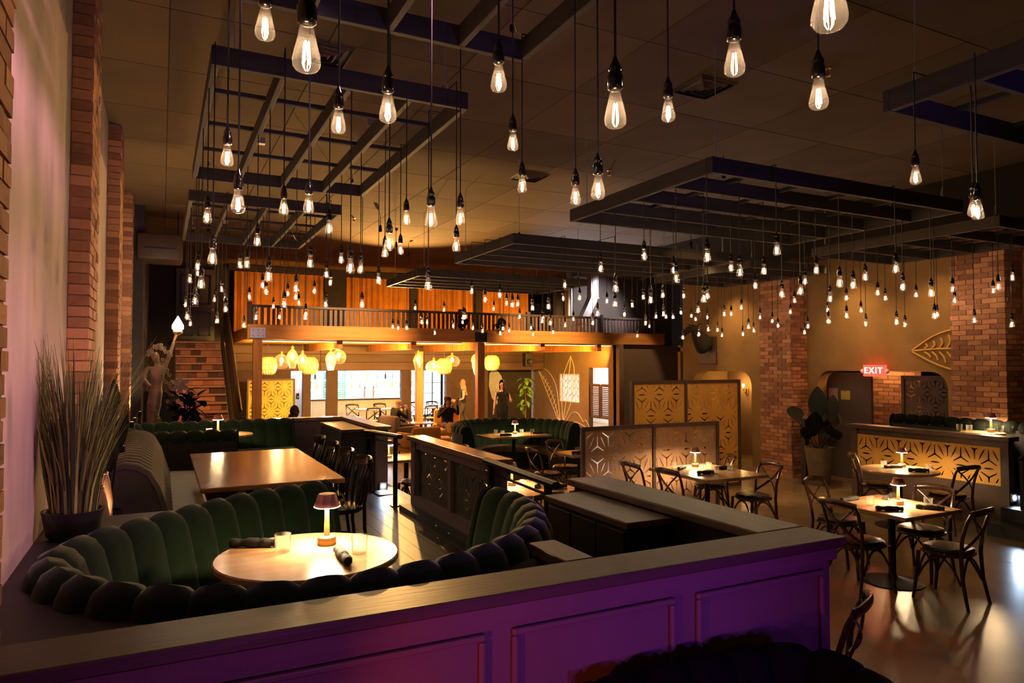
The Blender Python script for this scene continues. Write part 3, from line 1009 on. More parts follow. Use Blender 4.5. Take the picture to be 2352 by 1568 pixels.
# ================================================================== BOOTHS
def booth(name, label, path, sgn, base, seat, top, cw, mat='velvet', seat_mat='velvet', fat=1.0, low=None, seat_in=0.52, shell=True, smooth=True, shell_mat='black_paint', group='velvet booths', bulge=0.028):
    c0 = Vector((sum(p[0] for p in path) / len(path), sum(p[1] for p in path) / len(path), 0))
    t = thing(name, label, 'booth', (c0.x, c0.y, base), 0, group)
    raw = catmull([(p[0], p[1], 0) for p in path], 10) if smooth else [Vector((p[0], p[1], 0)) for p in path]
    _, L = resample(raw, 4)
    n = max(2, round(L / cw))
    SUB = 6
    pts, _ = resample(raw, n * SUB)
    T = []
    for i in range(len(pts)):
        d = (pts[min(i + 1, len(pts) - 1)] - pts[max(i - 1, 0)]).normalized()
        T.append(Vector((-d.y, d.x, 0)) * sgn)
    lowz = (top - 0.13) if low is None else low
    prof = [(0.17, seat - 0.03), (0.145, seat + 0.10), (0.11, top - 0.17), (0.075, top - 0.06), (0.035, top - 0.015), (-0.01, top), (-0.05, top - 0.02), (-0.075, top - 0.07), (-0.082, lowz)]
    prof = [(a * fat, b) for a, b in prof]
    nr = []
    for i in range(len(prof)):
        a = prof[max(0, i - 1)]
        b = prof[min(len(prof) - 1, i + 1)]
        dx, dz = b[0] - a[0], b[1] - a[1]
        l = math.hypot(dx, dz)
        nr.append((dz / l, -dx / l))

    def P(i, off, z):
        q = pts[i] + T[i] * off
        return (q.x - c0.x, q.y - c0.y, z - base)
    for k in range(n):
        G = []
        for j in range(SUB + 1):
            i = k * SUB + j
            u = j / SUB
            b = bulge * (max(0.0, 1 - (2 * u - 1) ** 2) ** 0.5) - 0.006
            G.append([P(i, prof[m][0] + nr[m][0] * b, prof[m][1] + nr[m][1] * b) for m in range(len(prof))])
        MB().grid(G).build('back_channel', mat, t, True)
    # inner core closes the back, so nothing shows between the channels
    core = []
    for i in range(0, len(pts), 2):
        core.append([P(i, a * 0.8, z - 0.012) for a, z in ((0.13 * fat, base + 0.01), (0.12 * fat, seat), (0.08 * fat, top - 0.08), (0.0, top - 0.02), (-0.06 * fat, top - 0.07), (-0.072 * fat, base + 0.01))])
    m = MB().grid(core)
    k6 = 6
    m.f.append(tuple(range(k6)))
    m.f.append(tuple(reversed(range(len(m.v) - k6, len(m.v)))))
    m.build('back_core', mat, t)
    if shell:
        S = [[P(i, -0.086 * fat, base), P(i, -0.086 * fat, top - 0.11), P(i, -0.066 * fat, top - 0.10)] for i in range(0, len(pts), 2)]
        MB().grid(S).build('outer_panel', shell_mat, t, True)
    # seat
    S = []
    for i in range(0, len(pts), 2):
        S.append([P(i, 0.12, seat - 0.11), P(i, 0.12, seat - 0.01), P(i, seat_in * 0.55, seat + 0.012), P(i, seat_in - 0.03, seat), P(i, seat_in, seat - 0.04), P(i, seat_in - 0.005, seat - 0.11)])
    m = MB().grid(S)
    m.f.append(tuple(range(6)))
    m.f.append(tuple(reversed(range(len(m.v) - 6, len(m.v)))))
    m.build('seat_cushion', seat_mat, t, True)
    S = [[P(i, 0.1, base), P(i, 0.1, seat - 0.11), P(i, seat_in - 0.05, seat - 0.11), P(i, seat_in - 0.05, base)] for i in range(0, len(pts), 2)]
    m = MB().grid(S)
    m.f.append(tuple(range(4)))
    m.f.append(tuple(reversed(range(len(m.v) - 4, len(m.v)))))
    m.build('plinth', 'black_paint', t)
    # end panels with piping
    for i, s_ in ((0, -1), (len(pts) - 1, 1)):
        d = (pts[1] - pts[0]).normalized() * -1 if i == 0 else (pts[-1] - pts[-2]).normalized()
        rim = [Vector(P(i, a + nr[m][0] * 0.012, z + nr[m][1] * 0.012)) + d * 0.006 for m, (a, z) in enumerate(prof)]
        loop = [Vector(P(i, 0.17 * fat, base)) + d * 0.006] + rim + [Vector(P(i, -0.082 * fat, base)) + d * 0.006]
        m = MB()
        k = len(loop)
        m.add(loop + [p + d * 0.02 for p in loop], [tuple(range(k)), tuple(range(2 * k - 1, k - 1, -1))] + [(a, (a + 1) % k, k + (a + 1) % k, k + a) for a in range(k)])
        m.build('end_panel', mat, t)
        MB().tube([p + d * 0.02 for p in rim], 0.007, 5).build('piping', mat, t, True)
    return t


booth('round_booth', 'round green velvet channel-back booth curving around the lamp-lit table behind the purple wall', [(1.04, 5.04), (0.59, 4.83), (0.24, 4.55), (-0.05, 4.25), (-0.27, 4.02), (-0.39, 3.76), (-0.40, 3.50), (-0.24, 3.17), (-0.06, 2.98), (0.13, 2.87), (0.38, 2.79), (0.6, 2.77), (0.84, 2.78), (1.13, 2.84), (1.42, 2.98), (1.72, 3.22), (1.92, 3.55), (2.03, 3.98), (1.99, 4.28)], 1, PF, 0.90, 1.31, 0.195, low=1.2)
booth('wall_banquette', 'ribbed dark velvet banquette along the brick pier wall beside the long table', [(-0.22, 5.95), (-0.22, 9.0)], -1, PF, 0.90, 1.36, 0.19, fat=1.7, seat_mat='tan_leather', seat_in=0.62, smooth=False, bulge=0.055, mat='ribbed_grey')
booth('corner_booth', 'dark-backed green velvet booth behind the long table, open towards the aisle', [(0.86, 9.62), (0.3, 9.6), (-0.2, 9.64), (-0.40, 9.95), (-0.42, 10.5), (-0.36, 10.95), (-0.1, 11.15), (0.6, 11.16), (1.8, 11.12)], -1, PF, 0.90, 1.30, 0.19)
booth('lounge_booth', 'curved green velvet booth with tan seat near the lounge', [(5.05, 11.9), (5.13, 12.6), (5.55, 13.22), (6.28, 13.47), (6.9, 13.2), (7.28, 12.6), (7.33, 12.0), (7.22, 11.62)], -1, 0, 0.45, 0.98, 0.2, seat_mat='tan_leather', shell_mat='velvet')
booth('foreground_booth', 'black velvet booth back in front of the purple half wall', [(1.5, 2.25), (1.9, 2.25), (2.28, 2.23), (2.48, 2.12), (2.52, 1.94), (2.44, 1.72)], -1, 0, 0.45, 0.93, 0.2, mat='velvet_dark', seat_mat='velvet_dark')
booth('raised_booth', 'long dark booth back on the raised area by the brick pillar', [(10.52, 7.25), (10.52, 6.2), (10.52, 4.2)], 1, PF, 0.9, 1.34, 0.2, mat='velvet_dark', seat_mat='velvet_dark', smooth=False, seat_in=0.24)
booth('niche_booth', 'dark booth end in front of the lit rounded niche', [(10.8, 11.3), (10.8, 12.4)], 1, 0, 0.45, 1.05, 0.2, mat='velvet_dark', seat_mat='velvet_dark', smooth=False)

# ================================================================== CHAIRS
def arc(p0, p1, sag, n=8):
    p0 = Vector(p0)
    p1 = Vector(p1)
    s = Vector(sag)
    return [p0.lerp(p1, i / n) + s * (4 * (i / n) * (1 - i / n)) for i in range(n + 1)]


def super_disc(a, b, z, n=20, e=2.6):
    P = []
    for k in range(n):
        th = 2 * pi * k / n
        c, s = math.cos(th), math.sin(th)
        P.append((a * math.copysign(abs(c) ** (2 / e), c), b * math.copysign(abs(s) ** (2 / e), s), z))
    return P


def disc_stack(layers, n=20):
    m = MB()
    vs_ = []
    for a, b, z in layers:
        vs_ += super_disc(a, b, z, n)
    fs = []
    for i in range(len(layers) - 1):
        for k in range(n):
            k2 = (k + 1) % n
            fs.append((i * n + k, i * n + k2, (i + 1) * n + k2, (i + 1) * n + k))
    fs.append(tuple(reversed(range(n))))
    fs.append(tuple((len(layers) - 1) * n + k for k in range(n)))
    return m.add(vs_, fs)


def make_cross_chair(wm, pad):
    t = thing('cross_back_chair', 'cross-back chair', 'chair')
    disc_stack([(0.2, 0.2, 0.425), (0.215, 0.21, 0.435), (0.215, 0.21, 0.455), (0.205, 0.2, 0.46)]).build('seat', wm, t, True)
    disc_stack([(0.195, 0.19, 0.46), (0.205, 0.2, 0.47), (0.19, 0.185, 0.488), (0.12, 0.12, 0.496)]).build('seat_pad', pad, t, True)
    for s in (-1, 1):
        MB().tube([(s * 0.185, 0.17, 0.44), (s * 0.19, 0.185, 0.25), (s * 0.205, 0.215, 0.0)], [0.019, 0.018, 0.014], 7).build('leg', wm, t, True)
        MB().tube([(s * 0.205, -0.25, 0), (s * 0.19, -0.205, 0.22), (s * 0.188, -0.19, 0.45), (s * 0.19, -0.205, 0.62), (s * 0.195, -0.25, 0.77), (s * 0.19, -0.29, 0.855)], [0.014, 0.017, 0.018, 0.017, 0.016, 0.014], 7).build('leg', wm, t, True)
        MB().tube(arc((s * 0.18, -0.195, 0.5), (-s * 0.17, -0.275, 0.81), (0, -0.045 - 0.006 * s, 0), 8), 0.014, 6, flat=0.55).build('cross_slat', wm, t, True)
        MB().tube(arc((s * 0.195, 0.18, 0.2), (s * 0.195, -0.19, 0.2), (-s * 0.02, 0, 0.215), 10), 0.011, 6).build('hoop_stretcher', wm, t, True)
    MB().tube(arc((-0.185, 0.19, 0.2), (0.185, 0.19, 0.2), (0, -0.02, 0.215), 10), 0.011, 6).build('hoop_stretcher', wm, t, True)
    MB().tube(arc((-0.185, -0.2, 0.2), (0.185, -0.2, 0.2), (0, 0.02, 0.215), 10), 0.011, 6).build('hoop_stretcher', wm, t, True)
    MB().tube(arc((-0.205, -0.285, 0.838), (0.205, -0.285, 0.838), (0, -0.05, 0.022), 10), 0.03, 8, flat=0.5, up=(0, 0, 1)).build('top_rail', wm, t, True)
    return t


def make_bentwood(wm):
    t = thing('bentwood_chair', 'bentwood chair', 'chair')
    disc_stack([(0.19, 0.19, 0.43), (0.205, 0.205, 0.445), (0.2, 0.2, 0.47), (0.16, 0.16, 0.474)]).build('seat', wm, t, True)
    for s in (-1, 1):
        MB().tube([(s * 0.15, 0.14, 0.44), (s * 0.17, 0.17, 0.0)], [0.018, 0.013], 7).build('leg', wm, t, True)
        MB().tube([(s * 0.18, -0.22, 0), (s * 0.175, -0.185, 0.3), (s * 0.175, -0.18, 0.5), (s * 0.18, -0.21, 0.7), (s * 0.175, -0.25, 0.86)], 0.016, 7).build('leg', wm, t, True)
    for x in (-0.08, 0.0, 0.08):
        MB().tube([(x * 0.8, -0.18, 0.46), (x, -0.215, 0.65), (x * 1.1, -0.265, 0.8)], 0.011, 6).build('back_spindle', wm, t, True)
    G = []
    for i in range(13):
        u = -1 + 2 * i / 12
        x = 0.19 * u
        y = -0.275 + 0.05 * u * u
        hh = 0.045 + 0.012 * (1 - u * u)
        G.append([(x, y - 0.014, 0.83 - hh), (x, y - 0.022, 0.83), (x, y - 0.012, 0.83 + hh), (x, y + 0.008, 0.835 + hh), (x, y + 0.016, 0.83), (x, y + 0.012, 0.83 - hh), (x, y - 0.014, 0.83 - hh)])
    m = MB().grid(G)
    m.build('top_rail', wm, t, True)
    MB().lathe([(0.15, 0.2), (0.16, 0.21), (0.15, 0.22)], 16).build('ring_stretcher', wm, t, True)
    return t


cross = make_cross_chair('chair_wood', 'black_leather')
bent = make_bentwood('chair_black')
N_, E_, S_, W_ = 0.0, -pi / 2, pi, pi / 2      # chair faces +Y, +X, -Y, -X
GC = 'cross-back chairs of the main floor'
for x, y, rz, lab in (
        (6.6, 5.22, S_ + 0.15, 'cross-back chair facing the camera across the square lamp table'),
        (5.98, 4.5, E_ - 0.05, 'cross-back chair at the square lamp table, next to the purple wall corner'),
        (6.95, 4.53, W_ + 0.1, 'cross-back chair at the square lamp table, in front of the round table'),
        (6.45, 3.95, N_ + 0.12, 'cross-back chair standing out on the polished floor with its back turned'),
        (3.3, 2.84, N_ + 0.5, 'cross-back chair half hidden below the purple wall corner'),
        (8.98, 6.5, S_ + 0.5, 'cross-back chair between the round table and the potted palm'),
        (9.08, 5.55, N_ - 0.1, 'cross-back chair between the round table and the golden fret wall'),
        (5.72, 7.4, E_, 'cross-back chair at the wide lamp table, closer to the rust screen'),
        (5.80, 6.78, E_ + 0.05, 'cross-back chair at the wide lamp table, closer to the black counter'),
        (6.78, 6.62, W_ - 0.1, 'cross-back chair at the open end of the wide lamp table'),
        (6.92, 7.55, W_ - 0.55, 'cross-back chair turned at the corner of the wide lamp table by the screen'),
        (3.38, 6.32, N_ + 0.25, 'cross-back chair seen over the near booth, beside the fretted half wall'),
        (3.95, 6.32, N_ - 0.15, 'cross-back chair behind the black handrail post'),
        (5.95, 9.85, S_ + 0.3, 'cross-back chair behind the small table at the rust screen edge'),
        (5.32, 9.35, E_, 'cross-back chair in front of the curved lounge booth'),
        (3.3, 9.62, N_ + 0.2, 'cross-back chair in the gap between the half walls'),
        (3.95, 10.1, W_, 'cross-back chair beyond the gap between the half walls'),
):
    put(cross, USED, (x, y, 0), rz, lab, GC)
for i, y in enumerate((8.02, 7.38, 6.74, 6.1)):
    put(bent, USED, (1.38, y, PF), W_ + 0.05, 'glossy black bentwood chair at the long table, ' + ('next to the far counter', 'second from the far counter', 'third from the far counter', 'closest to the green round booth')[i], 'bentwood chairs at the long table')

# ================================================================== TABLES
def pedestal(t, h, base_r, r=0.035):
    MB().tube([(0, 0, 0.02), (0, 0, h)], r, 12).build('column', 'black_steel', t, True)
    MB().lathe([(base_r, 0), (base_r, 0.008), (base_r * 0.6, 0.035), (0.06, 0.06), (r, 0.075)], 24, cap0=True).build('base', 'black_steel', t, True)


def round_table(name, label, loc, r, h, mat='table_wood'):
    t = thing(name, label, 'table', loc)
    MB().lathe([(r - 0.02, h - 0.035), (r, h - 0.028), (r, h - 0.006), (r - 0.006, h)], 48, cap0=True, cap1=True).build('top', mat, t)
    pedestal(t, h - 0.03, min(0.32, r * 0.65))
    return t


def rect_table(name, label, loc, w, d, h, mat='table_wood', legs='pedestal', rz=0):
    t = thing(name, label, 'table', loc, rz)
    MB().bbox((-w / 2, -d / 2, h - 0.04), (w / 2, d / 2, h), 0.008).build('top', mat, t)
    if legs == 'pedestal':
        pedestal(t, h - 0.03, 0.28)
    elif legs == 'double':
        for s in (-1, 1):
            MB().tube([(0, s * d * 0.3, 0.02), (0, s * d * 0.3, h - 0.04)], 0.04, 12).build('column', 'black_steel', t, True)
            MB().lathe([(0.27, 0), (0.27, 0.01), (0.15, 0.04), (0.04, 0.07)], 20, (0, s * d * 0.3, 0), cap0=True).build('base', 'black_steel', t, True)
    return t


round_table('round_table', 'round wooden table inside the near green booth', (0.67, 3.60, PF), 0.445, 0.75)
rect_table('long_table', 'long glossy orange-brown table with a row of black chairs', (0.83, 6.97, PF), 1.1, 2.3, 0.75, 'table_wood_y', 'double')
round_table('round_table', 'round table glimpsed inside the dark-backed corner booth', (0.72, 10.2, PF), 0.42, 0.75)
rect_table('square_table', 'square wooden table with lamp and four chairs on the polished floor', (6.48, 4.52, 0), 0.86, 0.88, 0.75)
round_table('round_table', 'round table in front of the golden fret half wall', (8.78, 6.0, 0), 0.47, 0.75)
rect_table('wide_table', 'pale lamp-lit table in front of the rust fret screen', (6.38, 7.02, 0), 1.0, 1.15, 0.75)
rect_table('lounge_table', 'table wrapped by the curved lounge booth', (6.25, 12.35, 0), 1.3, 0.75, 0.75)
rect_table('side_table', 'table just beyond the fretted half wall', (3.75, 7.02, 0), 0.95, 0.95, 0.75)
rect_table('small_table', 'small table at the edge of the rust screen', (5.92, 9.4, 0), 0.6, 0.6, 0.75)
rect_table('far_table', 'table seen through the gap between the half walls', (3.32, 10.15, 0), 0.8, 0.7, 0.75)
round_table('round_table', 'round table on the raised booth area by the brick pillar', (10.22, 5.75, PF), 0.27, 0.75)
round_table('round_table', 'small round lounge table between the seated pair', (6.35, 18.15, 0), 0.36, 0.55)

# ------------------------------------------------------------------ table lamps, tumblers, napkin rolls
lamp = thing('table_lamp', 'table lamp', 'lamp')
MB().lathe([(0.046, 0), (0.048, 0.003), (0.048, 0.042), (0.044, 0.046), (0.012, 0.048)], 20, cap0=True).build('base', 'brass', lamp, True)
MB().lathe([(0.016, 0.046), (0.011, 0.2)], 12).build('stem', 'brass', lamp, True)
MB().lathe([(0.066, 0.198), (0.066, 0.204), (0.046, 0.262), (0.042, 0.266), (0.0, 0.267)], 24).build('shade', 'shade_copper', lamp, True)
MB().lathe([(0.014, 0.199), (0.064, 0.197), (0.067, 0.2)], 24).build('diffuser', 'lamp_glow', lamp)
GLAMP = 'rechargeable table lamps'
for x, y, z, lab in (
        (0.79, 3.74, 1.2, 'brass table lamp on the round table in the near green booth'),
        (6.56, 4.5, 0.75, 'brass table lamp on the square table with four chairs'),
        (8.98, 6.1, 0.75, 'brass table lamp on the round table before the golden fret wall'),
        (6.5, 7.38, 0.75, 'brass table lamp on the pale table before the rust screen'),
        (6.33, 12.45, 0.75, 'brass table lamp on the lounge booth table'),
        (3.62, 7.2, 0.75, 'brass table lamp just behind the fretted half wall end'),
        (3.03, 10.09, 0.75, 'brass table lamp in the gap between the half walls'),
        (0.69, 10.16, 1.2, 'brass table lamp inside the dark-backed corner booth'),
        (10.30, 5.68, 1.2, 'brass table lamp on the raised area by the brick pillar')):
    put(lamp, USED, (x, y, z), 0, lab, GLAMP)

tum = MB().lathe([(0.0, 0.012), (0.034, 0.012), (0.0385, 0.092), (0.0405, 0.093), (0.0405, 0.09), (0.0375, 0.002), (0.034, 0.0), (0.0, 0.0)], 18)
tum = tum.build('tumbler', 'tumbler', None, True)
tag(tum, 'clear tumbler', 'glass')
GT = 'clear tumblers on tables'
for x, y, z, lab in (
        (0.56, 3.69, 1.2, 'clear tumbler beside the long napkin roll on the near round table'),
        (0.90, 3.49, 1.2, 'clear tumbler beside the upright napkin roll on the near round table'),
        (6.27, 4.60, 0.75, 'clear tumbler with red glow on the square table'),
        (6.33, 4.40, 0.75, 'clear tumbler in front of the lamp base on the square table'),
        (6.68, 4.62, 0.75, 'clear tumbler behind the lamp on the square table'),
        (6.72, 4.30, 0.75, 'clear tumbler by the long napkin roll on the square table'),
        (8.72, 6.18, 0.75, 'clear tumbler on the palm side of the round table'),
        (8.95, 5.72, 0.75, 'clear tumbler near the fret wall chair on the round table'),
        (6.12, 7.35, 0.75, 'clear tumbler at the screen-side corner of the pale table'),
        (6.5, 7.12, 0.75, 'clear tumbler beside the lamp stem on the pale table'),
        (6.32, 6.80, 0.75, 'clear tumbler by the napkin roll on the pale table'),
        (6.68, 6.92, 0.75, 'clear tumbler at the open end of the pale table'),
        (5.95, 12.55, 0.75, 'clear tumbler behind another at one end of the lounge table'),
        (5.98, 12.30, 0.75, 'clear tumbler in front of another at one end of the lounge table'),
        (6.45, 12.40, 0.75, 'clear tumbler close to the lamp on the lounge table'),
        (6.68, 12.38, 0.75, 'clear tumbler at the channelled end of the lounge table'),
        (3.66, 7.0, 0.75, 'clear tumbler behind the fretted half wall end'),
        (5.86, 9.36, 0.75, 'clear tumbler on the small table at the screen edge'),
        (10.15, 6.02, 1.2, 'clear tumbler first along the raised half wall'),
        (10.14, 5.88, 1.2, 'clear tumbler second along the raised half wall'),
        (10.42, 5.62, 1.2, 'clear tumbler just past the raised area lamp'),
        (10.45, 5.50, 1.2, 'clear tumbler last along the raised half wall'),
        (0.58, 10.1, 1.2, 'small clear glass inside the corner booth'),
        (6.42, 18.1, 0.55, 'clear glass on the lounge table by the lit post')):
    put(tum, USED, (x, y, z), rnd.random() * 6, lab, GT)
nm_ = MB()
ring = []
for i in range(11):
    z = -0.12 + 0.024 * i
    ring.append((0.021 + 0.0035 * math.sin(i * 1.9) + (0.002 if i % 3 else 0), z))
nm_.lathe([(0.0, -0.12)] + ring + [(0.012, 0.12), (0.0, 0.115)], 10)
nm_.xf(Matrix.Rotation(R(90), 4, 'Y')).xf(Matrix.Translation((0, 0, 0.022)))
nap = thing('napkin_roll', 'napkin roll', 'napkin')
nm_.build('cloth', 'napkin_black', nap, True)
MB().lathe([(0.0255, -0.03), (0.0265, -0.02), (0.0265, 0.02), (0.0255, 0.03)], 12).xf(Matrix.Rotation(R(90), 4, 'Y')).xf(Matrix.Translation((0, 0, 0.022))).build('wrap_band', 'napkin_black', nap, True)
GN = 'black napkin rolls'
for x, y, z, rz, lab in (
        (0.80, 3.42, 1.2, 1.55, 'black napkin roll pointing at the viewer on the near round table'),
        (0.44, 3.86, 1.2, -0.42, 'black napkin roll lying behind the tumbler on the near round table'),
        (6.05 + 0.17, 4.36, 0.75, -0.6, 'black napkin roll beside the tipped chair rail on the square table'),
        (6.62, 4.22, 0.75, -0.9, 'black napkin roll at the bare corner of the square table'),
        (6.3, 4.85, 0.75, 0.0, 'black napkin roll at the far edge of the square table'),
        (6.78, 4.75, 0.75, 0.3, 'black napkin roll behind the tumblers on the square table'),
        (8.80, 6.1, 0.75, -0.4, 'black napkin roll between tumbler and lamp on the round table'),
        (8.80, 5.75, 0.75, -0.75, 'black napkin roll near the front of the round table'),
        (6.20, 6.85, 0.75, -0.1, 'black napkin roll at the front of the pale table'),
        (6.68, 7.05, 0.75, -0.2, 'black napkin roll at the open end of the pale table'),
        (6.2, 7.3, 0.75, 0.5, 'black napkin roll behind the lamp on the pale table'),
        (6.0, 12.2, 0.75, 0.0, 'black napkin roll in front of the lounge table tumblers'),
        (6.75, 12.28, 0.75, 0.0, 'black napkin roll at the channelled end of the lounge table'),
        (5.82, 9.24, 0.75, -0.4, 'black napkin roll on the small table at the screen edge'),
        (3.85, 7.0, 0.75, 0.9, 'black napkin roll on the table behind the fretted half wall'),
        (4.0, 6.8, 0.75, 0.2, 'grey-lit napkin roll beside the handrail chair')):
    put(nap, USED, (x, y, z), rz, lab, GN)

# ================================================================== CEILING GRIDS AND FILAMENT BULBS
def timber_grid(name, label, x0, x1, y0, y1, zb, ybeams, xrails, along):
    """Dark timber grid hung on wires. along 'y': deep inner beams run along y with shallow rails across; 'x': inner beams run along x."""
    t = thing(name, label, 'ceiling grid', ((x0 + x1) / 2, (y0 + y1) / 2, zb), 0, 'hanging timber grids')
    w, d = x1 - x0, y1 - y0
    H = 0.135
    a = 0.045
    for s in (-1, 1):
        MB().bbox((-w / 2, s * (d / 2 - a / 2) - a / 2, 0), (w / 2, s * (d / 2 - a / 2) + a / 2, H), 0.004).build('frame_beam', 'grid_timber', t)
        MB().bbox((s * (w / 2 - a / 2) - a / 2, -d / 2 + a, 0), (s * (w / 2 - a / 2) + a / 2, d / 2 - a, H), 0.004).build('frame_beam', 'grid_timber_y', t)
    if along == 'y':
        for k in range(1, ybeams + 1):
            x = -w / 2 + w * k / (ybeams + 1)
            MB().bbox((x - 0.02, -d / 2 + a, 0.0), (x + 0.02, d / 2 - a, 0.135), 0.004).build('inner_beam', 'grid_timber_y', t)
        for k in range(1, xrails + 1):
            y = -d / 2 + d * k / (xrails + 1)
            MB().bbox((-w / 2 + a, y - 0.02, 0.10), (w / 2 - a, y + 0.02, 0.135), 0.003).build('cross_rail', 'grid_timber', t)
    else:
        for k in range(1, ybeams + 1):
            y = -d / 2 + d * k / (ybeams + 1)
            MB().bbox((-w / 2 + a, y - 0.02, 0.0), (w / 2 - a, y + 0.02, 0.135), 0.004).build('inner_beam', 'grid_timber', t)
        for k in range(1, xrails + 1):
            x = -w / 2 + w * k / (xrails + 1)
            MB().bbox((x - 0.02, -d / 2 + a, 0.10), (x + 0.02, d / 2 - a, 0.135), 0.003).build('cross_rail', 'grid_timber_y', t)
    for sx in (-1, 1):
        for sy in (-1, 1):
            x, y = sx * (w / 2 - 0.15), sy * (d / 2 - 0.12)
            wr_ = MB().tube([(x, y, H), (x, y, CEIL - zb)], 0.004, 5).build('hanging_wire', 'steel', t)
            MB().tube([(x, y, H + 0.16), (x + 0.02, y + 0.03, H + 0.1), (x + 0.06, y + 0.05, H + 0.03), (x + 0.1, y + 0.03, H)], 0.003, 4).build('wire_tail', 'steel', wr_)
            MB().cbox((x, y, H + 0.02), (0.02, 0.02, 0.04)).build('hook', 'black_steel', wr_)
    for k in range(2):
        MB().cbox((w * (-0.2 + 0.45 * k), d * (0.15 - 0.3 * k), H + 0.035), (0.09, 0.07, 0.06)).build('junction_box', 'steel', t)
    return t


GRIDS = {
    'P1': ('pier-side', 0.27, 2.13, 0.7, 4.06, 4.15, 'y'), 'P2': ('pier-side', 0.27, 2.13, 5.0, 8.25, 4.15, 'y'), 'P3': ('pier-side', 0.27, 2.13, 9.35, 12.5, 4.15, 'y'),
    'M1': ('mid-room', 4.04, 7.5, 0.6, 2.83, 3.73, 'x'), 'M2': ('mid-room', 4.04, 7.48, 4.35, 6.6, 3.73, 'x'), 'M3': ('mid-room', 4.1, 8.0, 8.12, 10.2, 3.73, 'x'), 'M4': ('mid-room', 4.1, 7.7, 11.9, 13.9, 3.73, 'x'),
    'E1': ('exit-side', 8.6, 10.4, 4.6, 7.2, 3.73, 'x'), 'E2': ('exit-side', 8.6, 10.4, 8.4, 10.9, 3.73, 'x')}
for k, (side, x0, x1, y0, y1, zb, al) in GRIDS.items():
    i = int(k[1]) - 1
    n = {'P': 3, 'M': 4, 'E': 2}[k[0]]
    lab = {'P': 'ladder-like dark timber grid hung along the brick piers, ', 'M': 'wide dark timber grid hung over the middle of the room, ', 'E': 'dark timber grid hung beside the olive exit wall, '}[k[0]] + ORD[i] + ' from the camera'
    timber_grid('timber_grid', lab, x0, x1, y0, y1, zb, 3, 3 if al == 'y' else 4, al)
